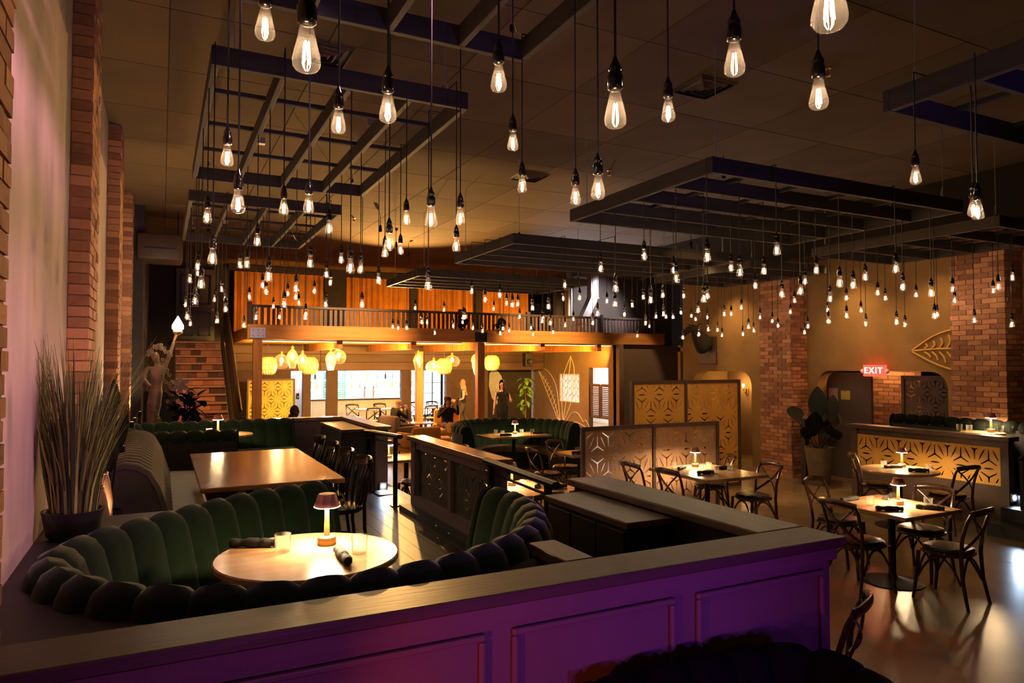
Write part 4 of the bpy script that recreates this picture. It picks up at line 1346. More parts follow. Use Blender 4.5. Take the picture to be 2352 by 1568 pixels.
BULBS = {
    'E1': [(9.01, 7.63, 2.69), (9.56, 7.71, 2.97), (8.62, 6.94, 2.72), (9.18, 7.07, 3.09), (9.1, 7.01, 2.82), (10.35, 7.7, 2.99), (9.27, 6.82, 2.69), (8.85, 6.32, 3.09), (9.99, 7.01, 3.12), (9.33, 6.38, 2.7), (10.35, 6.94, 2.71), (10.12, 6.6, 3.14), (8.59, 5.37, 2.7), (10.35, 6.43, 2.84), (9.22, 5.52, 3.08), (10.35, 6.17, 3.03), (9.63, 5.49, 2.68), (10.35, 5.64, 3.12), (9.36, 5.04, 3.07), (10.35, 5.41, 2.64), (9.83, 5.12, 3.22)],
    'E2': [(8.73, 11.62, 2.68), (9.47, 12.18, 2.92), (8.88, 10.89, 3.03), (8.65, 10.41, 2.99), (8.94, 10.47, 2.61), (9.45, 10.81, 3.06), (9.79, 11.07, 3.02), (9.01, 9.87, 2.96), (9.18, 9.79, 2.73), (10.14, 10.69, 2.68), (9.17, 9.43, 3), (8.8, 8.81, 3.06), (9.6, 9.58, 2.65), (9.69, 9.53, 2.79), (9.65, 9.37, 2.71), (9.25, 8.83, 2.91), (9.65, 8.93, 2.86), (10.07, 9.19, 2.8), (10.35, 9.15, 3.06), (9.27, 8.11, 3.14), (9.94, 8.49, 2.65)],
    'M1': [(3.94, 2.56, 3.2), (4.24, 2.41, 3.01), (4, 2.25, 2.94)],
    'M2': [(4.13, 6.13, 3.11), (4.16, 5.9, 2.88), (4.21, 5.49, 3.16), (4.82, 6.17, 2.81), (5, 6, 3.13), (4.24, 5.05, 2.89), (4.87, 5.38, 2.76), (4.04, 4.42, 2.99), (6, 6.57, 2.94), (5.44, 5.59, 3.13), (4.71, 4.73, 2.94), (6.42, 6.2, 3.05), (5.7, 5.38, 3.09), (4.72, 4.31, 3.08), (6.25, 5.64, 2.89), (5.78, 4.98, 2.84), (7.14, 6.08, 3.13), (6.28, 5.2, 3.11), (7.04, 5.64, 2.87), (5.6, 4.38, 2.85), (6.55, 4.96, 2.94), (7.14, 5.25, 3.09), (6.32, 4.32, 3.02), (7.27, 4.89, 2.95), (7.15, 4.5, 2.84)],
    'M3': [(4.13, 9.87, 2.82), (3.89, 9, 3.13), (3.98, 8.74, 2.99), (4.1, 8.53, 3.04), (4.79, 9.71, 3.05), (4.18, 8.3, 2.89), (4.98, 9.7, 3.04), (4.89, 9.05, 2.93), (5.91, 10.58, 2.85), (5.92, 10.57, 2.92), (4.86, 8.52, 2.91), (5.4, 9.41, 2.74), (5.4, 9.02, 3.09), (4.83, 8.02, 3.16), (5.51, 8.73, 3.08), (5.99, 9.11, 2.74), (5.48, 8.21, 2.81), (6.75, 9.83, 3.17), (5.44, 7.73, 2.91), (6.43, 8.89, 2.87), (6.9, 9.32, 3.07), (6.55, 8.57, 3.12), (7.1, 9.23, 2.77), (8.37, 10.56, 3), (6.48, 8.02, 3.1), (6.97, 8.61, 2.88), (8.26, 9.72, 3.02), (7.1, 8.29, 3.14), (6.87, 7.72, 2.87), (8.06, 9.04, 2.6), (8.02, 8.77, 2.67), (8.25, 8.64, 2.92)],
    'M4': [(3.9, 12.77, 2.8), (3.99, 12.73, 2.78), (3.92, 12, 2.75), (4, 11.76, 3.09), (3.94, 11.24, 2.81), (5.16, 14.38, 3.01), (4.63, 12.47, 2.69), (4.74, 12.27, 3.12), (5.03, 12.54, 2.83), (5.85, 14.03, 3.01), (4.67, 11.09, 2.91), (5.48, 12.61, 2.81), (5.39, 11.95, 2.72), (5.73, 12.18, 3.17), (5.96, 12.37, 2.7), (5.74, 11.78, 2.77), (6.18, 12.41, 2.76), (6.01, 11.63, 2.99), (6.5, 12.09, 2.81), (6.72, 12.41, 2.7), (6.8, 11.74, 2.72), (6.92, 11.48, 2.84), (7.06, 11.41, 2.96)],
    'P1': [(0.28, 3.74, 3.14), (0.3, 3.36, 2.83), (0.28, 2.31, 3.18), (0.28, 1.58, 2.8), (0.74, 4.06, 3.01), (0.66, 2.96, 3.13), (0.71, 2.4, 3.01), (1.25, 4.18, 2.85), (1.21, 3.32, 2.84), (1.68, 4.07, 3.03), (1.14, 2.38, 3.19), (1.71, 3.39, 3.32), (2.06, 3.95, 3.25), (2.02, 3.24, 3.02), (1.68, 2.51, 2.86), (1.13, 1.6, 2.81), (2.01, 2.44, 3.23), (1.54, 1.56, 3.02), (1.98, 1.62, 3.01), (1.07, 0.85, 2.75)],
    'P2': [(0.31, 8.12, 2.77), (0.32, 7.83, 3.1), (0.29, 6.42, 2.78), (0.28, 5.45, 3.16), (0.29, 4.97, 2.8), (0.76, 8.22, 3.2), (0.77, 7.6, 3.13), (0.73, 6.39, 3.17), (0.74, 5.72, 2.79), (0.72, 4.85, 3.15), (1.22, 8.11, 2.77), (1.26, 7.59, 2.9), (1.21, 6.54, 3.03), (1.68, 8.09, 3.13), (1.2, 5.69, 3.2), (1.69, 7.4, 3.21), (1.23, 5.09, 2.81), (1.67, 6.51, 3), (2.16, 8.34, 2.82), (2.13, 7.52, 3.03), (1.8, 6.15, 3.11), (2.06, 6.51, 3.21), (1.63, 5.01, 3.19), (1.99, 5.52, 2.76), (1.97, 4.85, 2.99)],
    'P3': [(0.32, 11.85, 3.02), (0.31, 10.7, 2.76), (0.31, 9.8, 3.18), (0.4, 12.22, 2.74), (0.42, 10.24, 3.32), (0.73, 11.84, 3.11), (0.74, 11.35, 2.75), (0.73, 10.4, 3.14), (0.8, 10.69, 3.03), (0.7, 9.29, 2.78), (1.12, 11.36, 2.69), (1.17, 11.13, 3.11), (1.15, 10.12, 2.74), (1.2, 9.85, 3.16), (1.2, 9.49, 3.04), (1.61, 11.82, 3.03), (1.58, 10.93, 2.81), (1.62, 10.45, 3.12), (1.66, 10.01, 3.03), (1.96, 11.53, 3.08), (1.82, 10.17, 2.76), (1.77, 9.86, 2.79), (1.97, 10.31, 3.16), (1.83, 8.85, 2.85), (1.95, 9.14, 3.16)],
}
gm = MB().lathe([(0.0125, 0.115), (0.0150, 0.105), (0.0185, 0.088), (0.0245, 0.06), (0.0300, 0.038), (0.0320, 0.026), (0.0305, 0.015), (0.0240, 0.006), (0.0120, 0.0012), (0.0, 0.0)], 14).mesh('glass')
for p in gm.polygons:
    p.use_smooth = True
gm.materials.append(M['bulb_glass'])
fm = MB()
for k in range(4):
    a = pi / 4 + k * pi / 2
    fm.tube([(0.009 * math.cos(a), 0.009 * math.sin(a), 0.022), (0.005 * math.cos(a), 0.005 * math.sin(a), 0.07)], 0.0016, 5)
fm = fm.mesh('filament')
fm.materials.append(M['filament'])
so = MB().lathe([(0.014, 0.108), (0.0215, 0.112), (0.0225, 0.118), (0.0225, 0.148), (0.019, 0.155), (0.018, 0.162), (0.020, 0.166), (0.0165, 0.176), (0.009, 0.192), (0.005, 0.205)], 12, cap0=True).mesh('socket')
for p in so.polygons:
    p.use_smooth = True
so.materials.append(M['chair_black'])
cd = MB().tube([(0, 0, 0), (0, 0, 1)], 0.0042, 6).mesh('cord')
cd.materials.append(M['black_paint'])
SEG = {}
for g, (side, x0, x1, y0, y1, zb, al) in GRIDS.items():
    L_ = [(x0, y0 + 0.02, x1, y0 + 0.02), (x0, y1 - 0.02, x1, y1 - 0.02), (x0 + 0.02, y0, x0 + 0.02, y1), (x1 - 0.02, y0, x1 - 0.02, y1)]
    for k in range(1, 4):
        if al == 'y':
            xx = x0 + (x1 - x0) * k / 4
            L_.append((xx, y0, xx, y1))
        else:
            yy = y0 + (y1 - y0) * k / 4
            L_.append((x0, yy, x1, yy))
    SEG[g] = L_
for g, L_ in BULBS.items():
    side, x0, x1, y0, y1, zb, al = GRIDS[g]
    for i, (x, y, z) in enumerate(L_):
        best = None
        for (ax, ay, bx, by) in SEG[g]:
            if abs(ax - bx) > abs(ay - by):
                qx, qy = min(max(x, ax), bx), ay
            else:
                qx, qy = ax, min(max(y, ay), by)
            dd = math.hypot(qx - x, qy - y)
            if best is None or dd < best[0]:
                best = (dd, qx, qy)
        t = thing('pendant_bulb', 'teardrop filament bulb under the %s %s grid, %s counting out from the brick piers' % (ORD[int(g[1]) - 1], side, ordinal(i)), 'light bulb', (x, y, z), 0.0, 'filament bulbs under the %s %s grid' % (ORD[int(g[1]) - 1], side))
        link('glass', gm, None, t)
        fl = link('filament', fm, None, t)
        link('socket', so, None, t)
        c = link('cord', cd, None, t, (0, 0, 0.2))
        c.scale = (1, 1, zb + 0.1385 - z - 0.2)
        fl.rotation_euler = (0, 0, rnd.random() * 3)
        h = link('cord_run', cd, None, t, (0, 0, zb + 0.1385 - z))
        h.rotation_euler = (0, pi / 2, math.atan2(best[2] - y, best[1] - x))
        h.scale = (1, 1, max(0.02, best[0]))
# ceiling diffusers and detectors
for x, y, lab in ((4.78, 5.26, 'square louvred ceiling vent between the second grids'), (4.79, 8.96, 'square louvred ceiling vent above the third mid-room grid edge'), (1.25, 6.2, 'square ceiling vent above the second pier-side grid')):
    t = thing('ceiling_vent', lab, 'vent', (x, y, CEIL - 0.03), R(0), 'ceiling vents')
    for k, w in enumerate((0.23, 0.165, 0.105, 0.05)):
        m = MB()
        zz = 0.028 - 0.006 * k
        for a in range(4):
            mt = Matrix.Rotation(a * pi / 2, 4, 'Z')
            m.add([tuple(mt @ Vector(p)) for p in ((-w, -w, zz), (w, -w, zz), (w - 0.028, -w + 0.028, zz - 0.022), (-w + 0.028, -w + 0.028, zz - 0.022))], [(0, 1, 2, 3)])
            m.add([tuple(mt @ Vector(p)) for p in ((-w, -w, zz), (-w + 0.028, -w + 0.028, zz - 0.022), (w - 0.028, -w + 0.028, zz - 0.022), (w, -w, zz + 0.004))], [(0, 1, 2, 3)])
        m.build('louvre_ring', 'header_plank', t)
    MB().cbox((0, 0, 0.029), (0.46, 0.46, 0.004)).build('backing', 'black_paint', t)
for x, y, lab in ((5.5, 4.4, 'brass sprinkler head near the first mid-room grid'), (5.65, 8.15, 'brass sprinkler head between the middle grids'), (1.6, 4.55, 'brass sprinkler head between the pier-side grids'), (3.2, 13.0, 'brass sprinkler head towards the mezzanine')):
    t = thing('sprinkler', lab, 'sprinkler', (x, y, CEIL - 0.09), 0, 'ceiling sprinklers')
    MB().lathe([(0.035, 0.09), (0.035, 0.08), (0.012, 0.07), (0.012, 0.03)], 10).build('stem', 'brass', t, True)
    MB().lathe([(0.03, 0.012), (0.03, 0.016), (0.006, 0.02)], 10, cap0=True).build('deflector', 'brass', t)
    MB().tube([(-0.018, 0, 0.05), (-0.018, 0, 0.02)], 0.004, 5).tube([(0.018, 0, 0.05), (0.018, 0, 0.02)], 0.004, 5).build('frame', 'brass', t)

# ================================================================== LOUNGE, BAR AND PEOPLE
# pendants under the mezzanine
def pendant(kind, x, y, z, lab):
    t = thing('pendant_lamp', lab, 'pendant lamp', (x, y, z), 0, 'pendant lamps under the mezzanine')
    if kind == 'weave':
        prof = [(0.06, -0.15), (0.12, -0.12), (0.155, 0.0), (0.13, 0.11), (0.075, 0.155)]
        cur = catmull([(r, 0, zz) for r, zz in prof], 4)
        MB().lathe([(p.x * 0.93, p.z) for p in cur], 16).build('liner', 'weave_glow', t, True)
        for a in range(16):
            th = 2 * pi * a / 16
            MB().tube([(p.x * math.cos(th), p.x * math.sin(th), p.z) for p in cur[::2]], 0.012, 4).build('weave_strip', 'fret_metal', t)
        for p in (cur[0], cur[6], cur[9], cur[-1]):
            MB().lathe([(p.x, p.z - 0.008), (p.x + 0.01, p.z), (p.x, p.z + 0.008)], 16).build('weave_ring', 'fret_metal', t)
        top = 0.155
    else:
        if kind == 'globe':
            prof = [(0.05, -0.13), (0.105, -0.1), (0.14, -0.01), (0.115, 0.08), (0.05, 0.13), (0.025, 0.145)]
        elif kind == 'wide':
            prof = [(0.09, -0.11), (0.14, -0.07), (0.16, 0.0), (0.12, 0.08), (0.04, 0.115), (0.025, 0.13)]
        else:
            prof = [(0.05, -0.19), (0.085, -0.06), (0.10, 0.02), (0.07, 0.1), (0.03, 0.15), (0.022, 0.165)]
        cur = catmull([(r, 0, zz) for r, zz in prof], 4)
        MB().lathe([(p.x, p.z) for p in cur], 20).build('glass_shade', 'globe_glass', t, True)
        MB().ball((0, 0, 0.03), (0.032, 0.032, 0.05), 10, 8).build('bulb', 'pendant_glow', t, True)
        top = prof[-1][1]
        MB().lathe([(0.024, top - 0.03), (0.026, top + 0.03), (0.01, top + 0.05)], 10).build('socket', 'brass', t, True)
    MB().tube([(0, 0, top), (0, 0, (2.71 - z) / 1.42)], 0.004, 5).build('cord', 'black_paint', t)
    t.scale = (1.42, 1.42, 1.42)
    return t


PEND = (('weave', 2.41, 2.09, 'woven amber pendant next to the stair post'), ('globe', 2.78, 2.2, 'clear globe pendant beside the stair post weave'), ('drop', 2.98, 2.3, 'small clear pendant high between the stair-side globes'), ('drop', 3.27, 2.2, 'tall clear drop pendant touching the second woven one'), ('weave', 3.49, 2.09, 'woven amber pendant by the blue doorway'), ('drop', 3.95, 2.25, 'tapered clear pendant beside the big round one'), ('globe', 4.2, 2.33, 'big round clear pendant last in the stair-side cluster'),
        ('drop', 6.49, 2.22, 'clear drop pendant in front of the lit post'), ('wide', 6.8, 2.07, 'low wide clear pendant next to the lit post'), ('weave', 7.2, 2.07, 'woven amber pendant in the middle of the lounge cluster'), ('wide', 7.52, 2.22, 'wide clear pendant above the hatted guest'), ('drop', 8.11, 2.1, 'tapered clear pendant near the bracketed post'), ('globe', 8.25, 2.26, 'clear globe pendant partly behind the bracketed post'), ('weave', 8.79, 2.17, 'woven amber pendant beyond the bracketed post'))
for i, (k, x, z, lab) in enumerate(PEND):
    pendant(k, x, 18.6 + 0.25 * math.sin(i * 2.1), z, lab)
for x in (2.6, 3.9, 6.6, 8.3):
    light('POINT', 'pendant_light', (x, 18.5, 2.02), (1.0, 0.58, 0.24), 100, 0.12)
# amber strip lights behind the fascia
for i, (x0, x1) in enumerate(((2.1, 7.2), (7.9, 12.0))):
    t = thing('strip_light', 'warm strip light tucked behind the mezzanine beam, ' + ('stair half' if i == 0 else 'mural half'), 'lamp', ((x0 + x1) / 2, 17.3, 2.66), 0, 'fascia strip lights')
    w = (x1 - x0) / 2
    MB().cbox((0, 0, 0.045), (2 * w, 0.05, 0.03)).build('channel', 'steel', t)
    MB().cbox((0, 0, 0.024), (2 * w, 0.03, 0.012)).build('diffuser', 'strip_amber', t)
light('AREA', 'strip_glow', (4.6, 17.5, 2.3), (1.0, 0.5, 0.07), 420, 5.0, (4.6, 18.6, 2.72), size_y=0.1)
light('AREA', 'strip_glow', (9.9, 17.5, 2.3), (1.0, 0.47, 0.05), 240, 4.0, (9.9, 18.6, 2.72), size_y=0.1)

# golden fret screen below the stairs side
def screen(name, label, origin, ex, panels, h, mat, cell, fr=0.05, oy=0.5, group='fretwork screens', ox=0.5, z0=0.06):
    """Free-standing framed screen; panels: list of widths."""
    rz = math.atan2(ex[1], ex[0])
    t = thing(name, label, 'screen', origin, rz, group)
    x = 0.0
    for w in panels:
        MB().bbox((x, -0.03, 0), (x + fr, 0.03, h), 0.005).build('frame_post', 'frame_brown', t)
        MB().box((x + fr, -0.025, h - fr), (x + fr + w, 0.025, h)).build('top_rail', 'frame_brown', t)
        MB().box((x + fr, -0.025, 0), (x + fr + w, 0.025, z0)).build('bottom_rail', 'frame_brown', t)
        me = fret_mesh(w, h - fr - z0, cell, ox, oy)
        me.transform(axes((x + fr, 0, z0), (1, 0, 0), (0, 0, 1)))
        link('fret_panel', me, mat, t)
        x += w + fr
    MB().bbox((x, -0.03, 0), (x + fr, 0.03, h), 0.005).build('frame_post', 'frame_brown', t)
    return t


screen('fret_screen', 'low rust fret screen of two panels behind the pale table', (5.08, 8.02, 0), (1, 0.0), [1.14, 1.14], 1.29, 'fret_rust', 0.36, oy=0.42)
screen('fret_screen', 'tall golden fret screen of two panels before the lit niche', (6.85, 9.3, 0), (1, 0.0), [1.06, 1.16], 1.87, 'fret_metal', 0.36, oy=0.30)
screen('fret_screen', 'bright orange fret screen below the stair side of the mezzanine', (2.15, 20.9, 0), (1, 0), [1.22], 1.72, 'fret_metal', 0.36, oy=0.45)
screen('fret_screen', 'dark brown fret screen standing in the exit opening', (11.25, 7.62, 0.9), (0.12, -1), [0.72], 1.05, 'frame_brown', 0.26, oy=0.5)

# lounge seating
def armchair(name, label, loc, rz, mat, w=0.8, d=0.8, h=0.72, sh=0.40):
    t = thing(name, label, 'armchair', loc, rz, 'lounge armchairs')
    MB().bbox((-w / 2, -d / 2, 0.1), (w / 2, d / 2, sh - 0.1), 0.05).build('base', mat, t, True)
    MB().bbox((-w / 2 + 0.12, -d / 2 + 0.15, sh - 0.12), (w / 2 - 0.12, d / 2 + 0.02, sh), 0.05).build('seat_cushion', mat, t, True)
    MB().bbox((-w / 2 + 0.04, -d / 2 - 0.02, sh - 0.12), (w / 2 - 0.04, -d / 2 + 0.18, h), 0.085).build('backrest', mat, t, True)
    for s in (-1, 1):
        MB().bbox((s * (w / 2 - 0.07) - 0.07, -d / 2 + 0.05, 0.12), (s * (w / 2 - 0.07) + 0.07, d / 2 - 0.02, sh + 0.14), 0.06).build('armrest', mat, t, True)
        for s2 in (-1, 1):
            MB().tube([(s * (w / 2 - 0.1), s2 * (d / 2 - 0.1), 0.1), (s * (w / 2 - 0.08), s2 * (d / 2 - 0.08), 0)], [0.022, 0.014], 7).build('leg', 'chair_wood', t)
    return t


armchair('armchair', 'brown-grey armchair with the man in black', (5.55, 17.55, 0), R(-70), 'armchair_grey', h=0.82)
armchair('armchair', 'mustard armchair with its back to the half wall', (5.45, 15.75, 0), R(15), 'armchair_mustard', 0.85, 0.8, 0.68)
armchair('armchair', 'bright yellow armchair holding the hatted guest', (6.95, 17.75, 0), R(160), 'armchair_yellow', h=0.9)
armchair('armchair', 'small dark armchair behind the platform half wall', (2.45, 14.9, 0), R(20), 'armchair_grey', 0.7, 0.7, 0.75)
t = thing('ottoman', 'yellow tufted ottoman carrying a pair of shoe soles', 'ottoman', (6.42, 16.15, 0), R(-20))
for k, z in enumerate((0.06, 0.2)):
    for sx in (-1, 1):
        MB().bbox((sx * 0.16 - 0.155, -0.26, z), (sx * 0.16 + 0.155, 0.26, z + 0.145), 0.06).build('cushion_roll', 'armchair_yellow', t, True)
for s in (-1, 1):
    for s2 in (-1, 1):
        MB().tube([(s * 0.25, s2 * 0.2, 0.07), (s * 0.25, s2 * 0.2, 0)], 0.02, 6).build('leg', 'chair_wood', t)

# ------------------------------------------------------------------ people
def person(name, label, loc, rz, joints, bones, mats, hair=None, zones=None, extra=None):
    """One continuous skinned body. joints: name -> (x, y, z, rx[, ry]); bones: pairs of names."""
    names = list(joints)
    me = bpy.data.meshes.new('body')
    me.from_pydata([joints[n][:3] for n in names], [(names.index(a), names.index(b)) for a, b in bones], [])
    o = bpy.data.objects.new('body_tmp', me)
    col.objects.link(o)
    md = o.modifiers.new('skin', 'SKIN')
    md.use_smooth_shade = True
    for i, n in enumerate(names):
        j = joints[n]
        sv = me.skin_vertices[0].data[i]
        sv.radius = (j[3], j[4] if len(j) > 4 else j[3])
        sv.use_root = (i == 0)
    ss = o.modifiers.new('sub', 'SUBSURF')
    ss.levels = 2
    ss.render_levels = 2
    dg = bpy.context.evaluated_depsgraph_get()
    nm = bpy.data.meshes.new_from_object(o.evaluated_get(dg))
    bpy.data.objects.remove(o)
    nm.materials.clear()
    for m in mats:
        nm.materials.append(M[m])
    for p in nm.polygons:
        p.use_smooth = True
        c = nm.vertices[p.vertices[0]].co
        p.material_index = zones(c) if zones else 0
    nm.name = 'body'
    b = link(name, nm, None, None, loc)
    b.rotation_euler = (0, 0, rz)
    tag(b, label, 'person')
    hd = Vector(joints['head'][:3])
    return b, hd


def head_parts(b, hd, fwd, hair_mat, long=0.0, hat=None, skin='skin', bald=False):
    """Face, ears and hair as children; fwd the facing direction in the body's own axes."""
    f = Vector(fwd).normalized()
    s = Vector((f.y, -f.x, 0))
    for k in (-1, 1):
        e = hd + f * 0.083 + s * (0.032 * k) + Vector((0, 0, 0.012))
        MB().ball(e, (0.012, 0.012, 0.008), 8, 6).build('eye', 'eye_dark', b, True)
        ea = hd + s * (0.077 * k) - f * 0.005
        MB().ball(ea, (0.016, 0.02, 0.03), 8, 6).build('ear', skin, b, True)
    n = hd + f * 0.092 + Vector((0, 0, -0.015))
    MB().tube([n + Vector((0, 0, 0.03)) - f * 0.012, n + f * 0.014, n - Vector((0, 0, 0.012))], [0.008, 0.013, 0.006], 6).build('nose', skin, b, True)
    mo = hd + f * 0.084 + Vector((0, 0, -0.05))
    MB().ball(mo, (0.022 if abs(f.y) > abs(f.x) else 0.008, 0.008 if abs(f.y) > abs(f.x) else 0.022, 0.006), 8, 5).build('mouth', 'lip', b, True)
    if hair_mat and not bald:
        m = MB()
        G = []
        for i in range(9):
            th = pi * 0.02 + i / 8 * pi * 0.62
            row = []
            for k in range(15):
                ph = -pi * 0.72 + k / 14 * pi * 1.44
                dirv = (-f) * math.cos(ph) + s * math.sin(ph)
                rr = math.sin(th)
                p = hd + dirv * (0.096 * rr) + Vector((0, 0, 0.018 + 0.125 * math.cos(th)))
                row.append(p)
            G.append(row)
        if long:
            for j in range(1, 6):
                row = []
                for k in range(15):
                    ph = -pi * 0.72 + k / 14 * pi * 1.44
                    dirv = (-f) * math.cos(ph) + s * math.sin(ph)
                    p = hd + dirv * (0.098 + 0.012 * math.sin(j * 1.3 + k)) + Vector((0, 0, -0.03 - long * j / 5)) - f * (0.012 * j)
                    row.append(p)
                G.append(row)
        m.grid(G)
        m.build('hair', hair_mat, b, True)
    if hat:
        MB().lathe([(0.10, 0.02), (0.105, 0.05), (0.095, 0.11), (0.05, 0.145), (0.0, 0.15)], 14, tuple(hd)).build('hat', hat, b, True)


def hand(b, wrist, d, side, skin, curl=0.4):
    """Five separate fingers on a palm at the wrist; d is the direction the hand points."""
    w = Vector(wrist)
    d = Vector(d).normalized()
    s = Vector(side).normalized()
    nrm = d.cross(s).normalized()
    MB().tube([w, w + d * 0.045, w + d * 0.085], [0.022, 0.034, 0.033], 8, flat=0.5, up=s).build('palm', skin, b, True)
    for k, (off, ln) in enumerate(((-0.027, 0.055), (-0.009, 0.068), (0.009, 0.072), (0.027, 0.062))):
        r0 = w + d * 0.078 + s * off
        MB().tube([r0, r0 + d * ln * 0.5 + nrm * ln * 0.2 * curl, r0 + d * ln * 0.85 + nrm * ln * 0.7 * curl], [0.0095, 0.0088, 0.0065], 6).build('finger', skin, b, True)
    r0 = w + d * 0.03 - s * 0.028
    MB().tube([r0, r0 - s * 0.025 + d * 0.02, r0 - s * 0.03 + d * 0.048 + nrm * 0.01], [0.012, 0.0105, 0.008], 6).build('thumb', skin, b, True)


def standing(h, lean=0, la=None, ra=None, legs=(0.0, 0.0), w=1.0):
    k = h / 1.68
    J = {
        'pelvis': (0, 0, 0.92 * k, 0.15 * w, 0.10), 'waist': (0, 0, 1.06 * k, 0.115 * w, 0.085), 'chest': (0, 0, 1.24 * k, 0.145 * w, 0.095), 'neckb': (0, 0, 1.39 * k, 0.075, 0.06), 'neck': (0, 0.005, 1.44 * k, 0.05), 'jaw': (0, 0.02, 1.51 * k, 0.062, 0.07), 'head': (0, 0.012, 1.585 * k, 0.074, 0.09), 'crown': (0, 0.0, 1.645 * k, 0.055, 0.065)}
    B = [('pelvis', 'waist'), ('waist', 'chest'), ('chest', 'neckb'), ('neckb', 'neck'), ('neck', 'jaw'), ('jaw', 'head'), ('head', 'crown')]
    for s, nm, sw in ((-1, 'l', legs[0]), (1, 'r', legs[1])):
        J['hip' + nm] = (s * 0.085, 0.0, 0.86 * k, 0.085)
        J['knee' + nm] = (s * 0.085, 0.04 + sw * 0.6, 0.48 * k, 0.055)
        J['ankle' + nm] = (s * 0.085, sw, 0.09 * k, 0.038)
        J['toe' + nm] = (s * 0.09, sw + 0.15, 0.035, 0.035)
        B += [('pelvis', 'hip' + nm), ('hip' + nm, 'knee' + nm), ('knee' + nm, 'ankle' + nm), ('ankle' + nm, 'toe' + nm)]
        J['sh' + nm] = (s * 0.165 * w, 0, 1.345 * k, 0.05)
        el, wr_ = (la, ra)[s > 0] or ((s * 0.21, -0.01, 1.07 * k), (s * 0.22, 0.05, 0.84 * k))
        J['el' + nm] = (*el, 0.037)
        J['wr' + nm] = (*wr_, 0.025)
        B += [('chest', 'sh' + nm), ('sh' + nm, 'el' + nm), ('el' + nm, 'wr' + nm)]
    return J, B


# woman in the black dress
J, B = standing(1.66, ra=((0.21, -0.02, 1.07), (0.25, 0.06, 0.86)), la=((-0.24, 0.02, 1.08), (-0.2, 0.2, 1.12)), w=0.95)
J['hipl'] = (-0.085, 0, 0.84, 0.10)
J['hipr'] = (0.085, 0, 0.84, 0.10)
b, hd = person('person', 'person in a short black dress standing beyond the bracketed post', (8.62, 17.75, 0), R(165), J, B, ['skin', 'cloth_black', 'eye_dark'], zones=lambda c: 2 if c.z < 0.05 else (1 if 0.8 < c.z < 1.37 and abs(c.x) < 0.185 and not (c.y > 0.12) else 0))
head_parts(b, hd, (0.75, 0.66, 0), 'hair_dark', 0.26)
dr_ = []
for z, rx, ry in ((1.16, 0.15, 0.115), (1.06, 0.135, 0.105), (0.94, 0.175, 0.13), (0.8, 0.19, 0.14), (0.62, 0.175, 0.135)):
    dr_.append([(rx * math.cos(2 * pi * k / 18), ry * math.sin(2 * pi * k / 18), z) for k in range(19)])
MB().grid(dr_).build('dress_skirt', 'cloth_black', b, True)
hand(b, (0.25, 0.06, 0.86), (0.1, 0.15, -1), (0, 1, 0), 'skin')
hand(b, (-0.2, 0.2, 1.12), (-0.1, 1, 0.25), (0, 0.2, 1), 'skin', 0.9)
# server walking
J, B = standing(1.62, ra=((0.2, 0.02, 1.05), (0.1, 0.24, 0.99)), la=((-0.2, 0.02, 1.05), (-0.08, 0.25, 0.99)), legs=(0.22, -0.2))
b, hd = person('person', 'person in black walking past the bar with hands together', (8.55, 20.45, 0), R(75), J, B, ['skin', 'cloth_black', 'cloth_charcoal'], zones=lambda c: 2 if c.z < 0.93 and abs(c.x) < 0.17 and c.y < 0.22 or c.z < 0.6 else (1 if c.z < 1.36 and abs(c.x) < 0.16 else 0))
head_parts(b, hd, (0.3, 1, 0), 'hair_light', 0.34)
hand(b, (0.1, 0.24, 0.99), (-0.6, 0.8, 0), (0, 0, 1), 'skin', 0.8)
hand(b, (-0.08, 0.25, 0.99), (0.6, 0.8, 0), (0, 0, 1), 'skin', 0.8)


def seated(sh=0.42, el=None, wr=None, feet=None):
    J = {'pelvis': (0, -0.12, sh + 0.1, 0.16, 0.12), 'waist': (0, -0.16, sh + 0.24, 0.14, 0.11), 'chest': (0, -0.15, sh + 0.42, 0.165, 0.115), 'neckb': (0, -0.12, sh + 0.55, 0.085, 0.07), 'neck': (0, -0.10, sh + 0.6, 0.055), 'jaw': (0, -0.07, sh + 0.66, 0.066, 0.072), 'head': (0, -0.075, sh + 0.735, 0.076, 0.092), 'crown': (0, -0.085, sh + 0.795, 0.056, 0.066)}
    B = [('pelvis', 'waist'), ('waist', 'chest'), ('chest', 'neckb'), ('neckb', 'neck'), ('neck', 'jaw'), ('jaw', 'head'), ('head', 'crown')]
    for s, nm in ((-1, 'l'), (1, 'r')):
        J['hip' + nm] = (s * 0.09, -0.06, sh + 0.08, 0.095)
        kn, an, to = feet(s) if feet else ((s * 0.12, 0.34, sh + 0.1), (s * 0.12, 0.36, 0.1), (s * 0.12, 0.5, 0.04))
        J['knee' + nm] = (*kn, 0.065)
        J['ankle' + nm] = (*an, 0.042)
        J['toe' + nm] = (*to, 0.038)
        B += [('pelvis', 'hip' + nm), ('hip' + nm, 'knee' + nm), ('knee' + nm, 'ankle' + nm), ('ankle' + nm, 'toe' + nm)]
        J['sh' + nm] = (s * 0.185, -0.14, sh + 0.5, 0.062)
        J['el' + nm] = (*el(s), 0.048)
        J['wr' + nm] = (*wr(s), 0.03)
        B += [('chest', 'sh' + nm), ('sh' + nm, 'el' + nm), ('el' + nm, 'wr' + nm)]
    return J, B


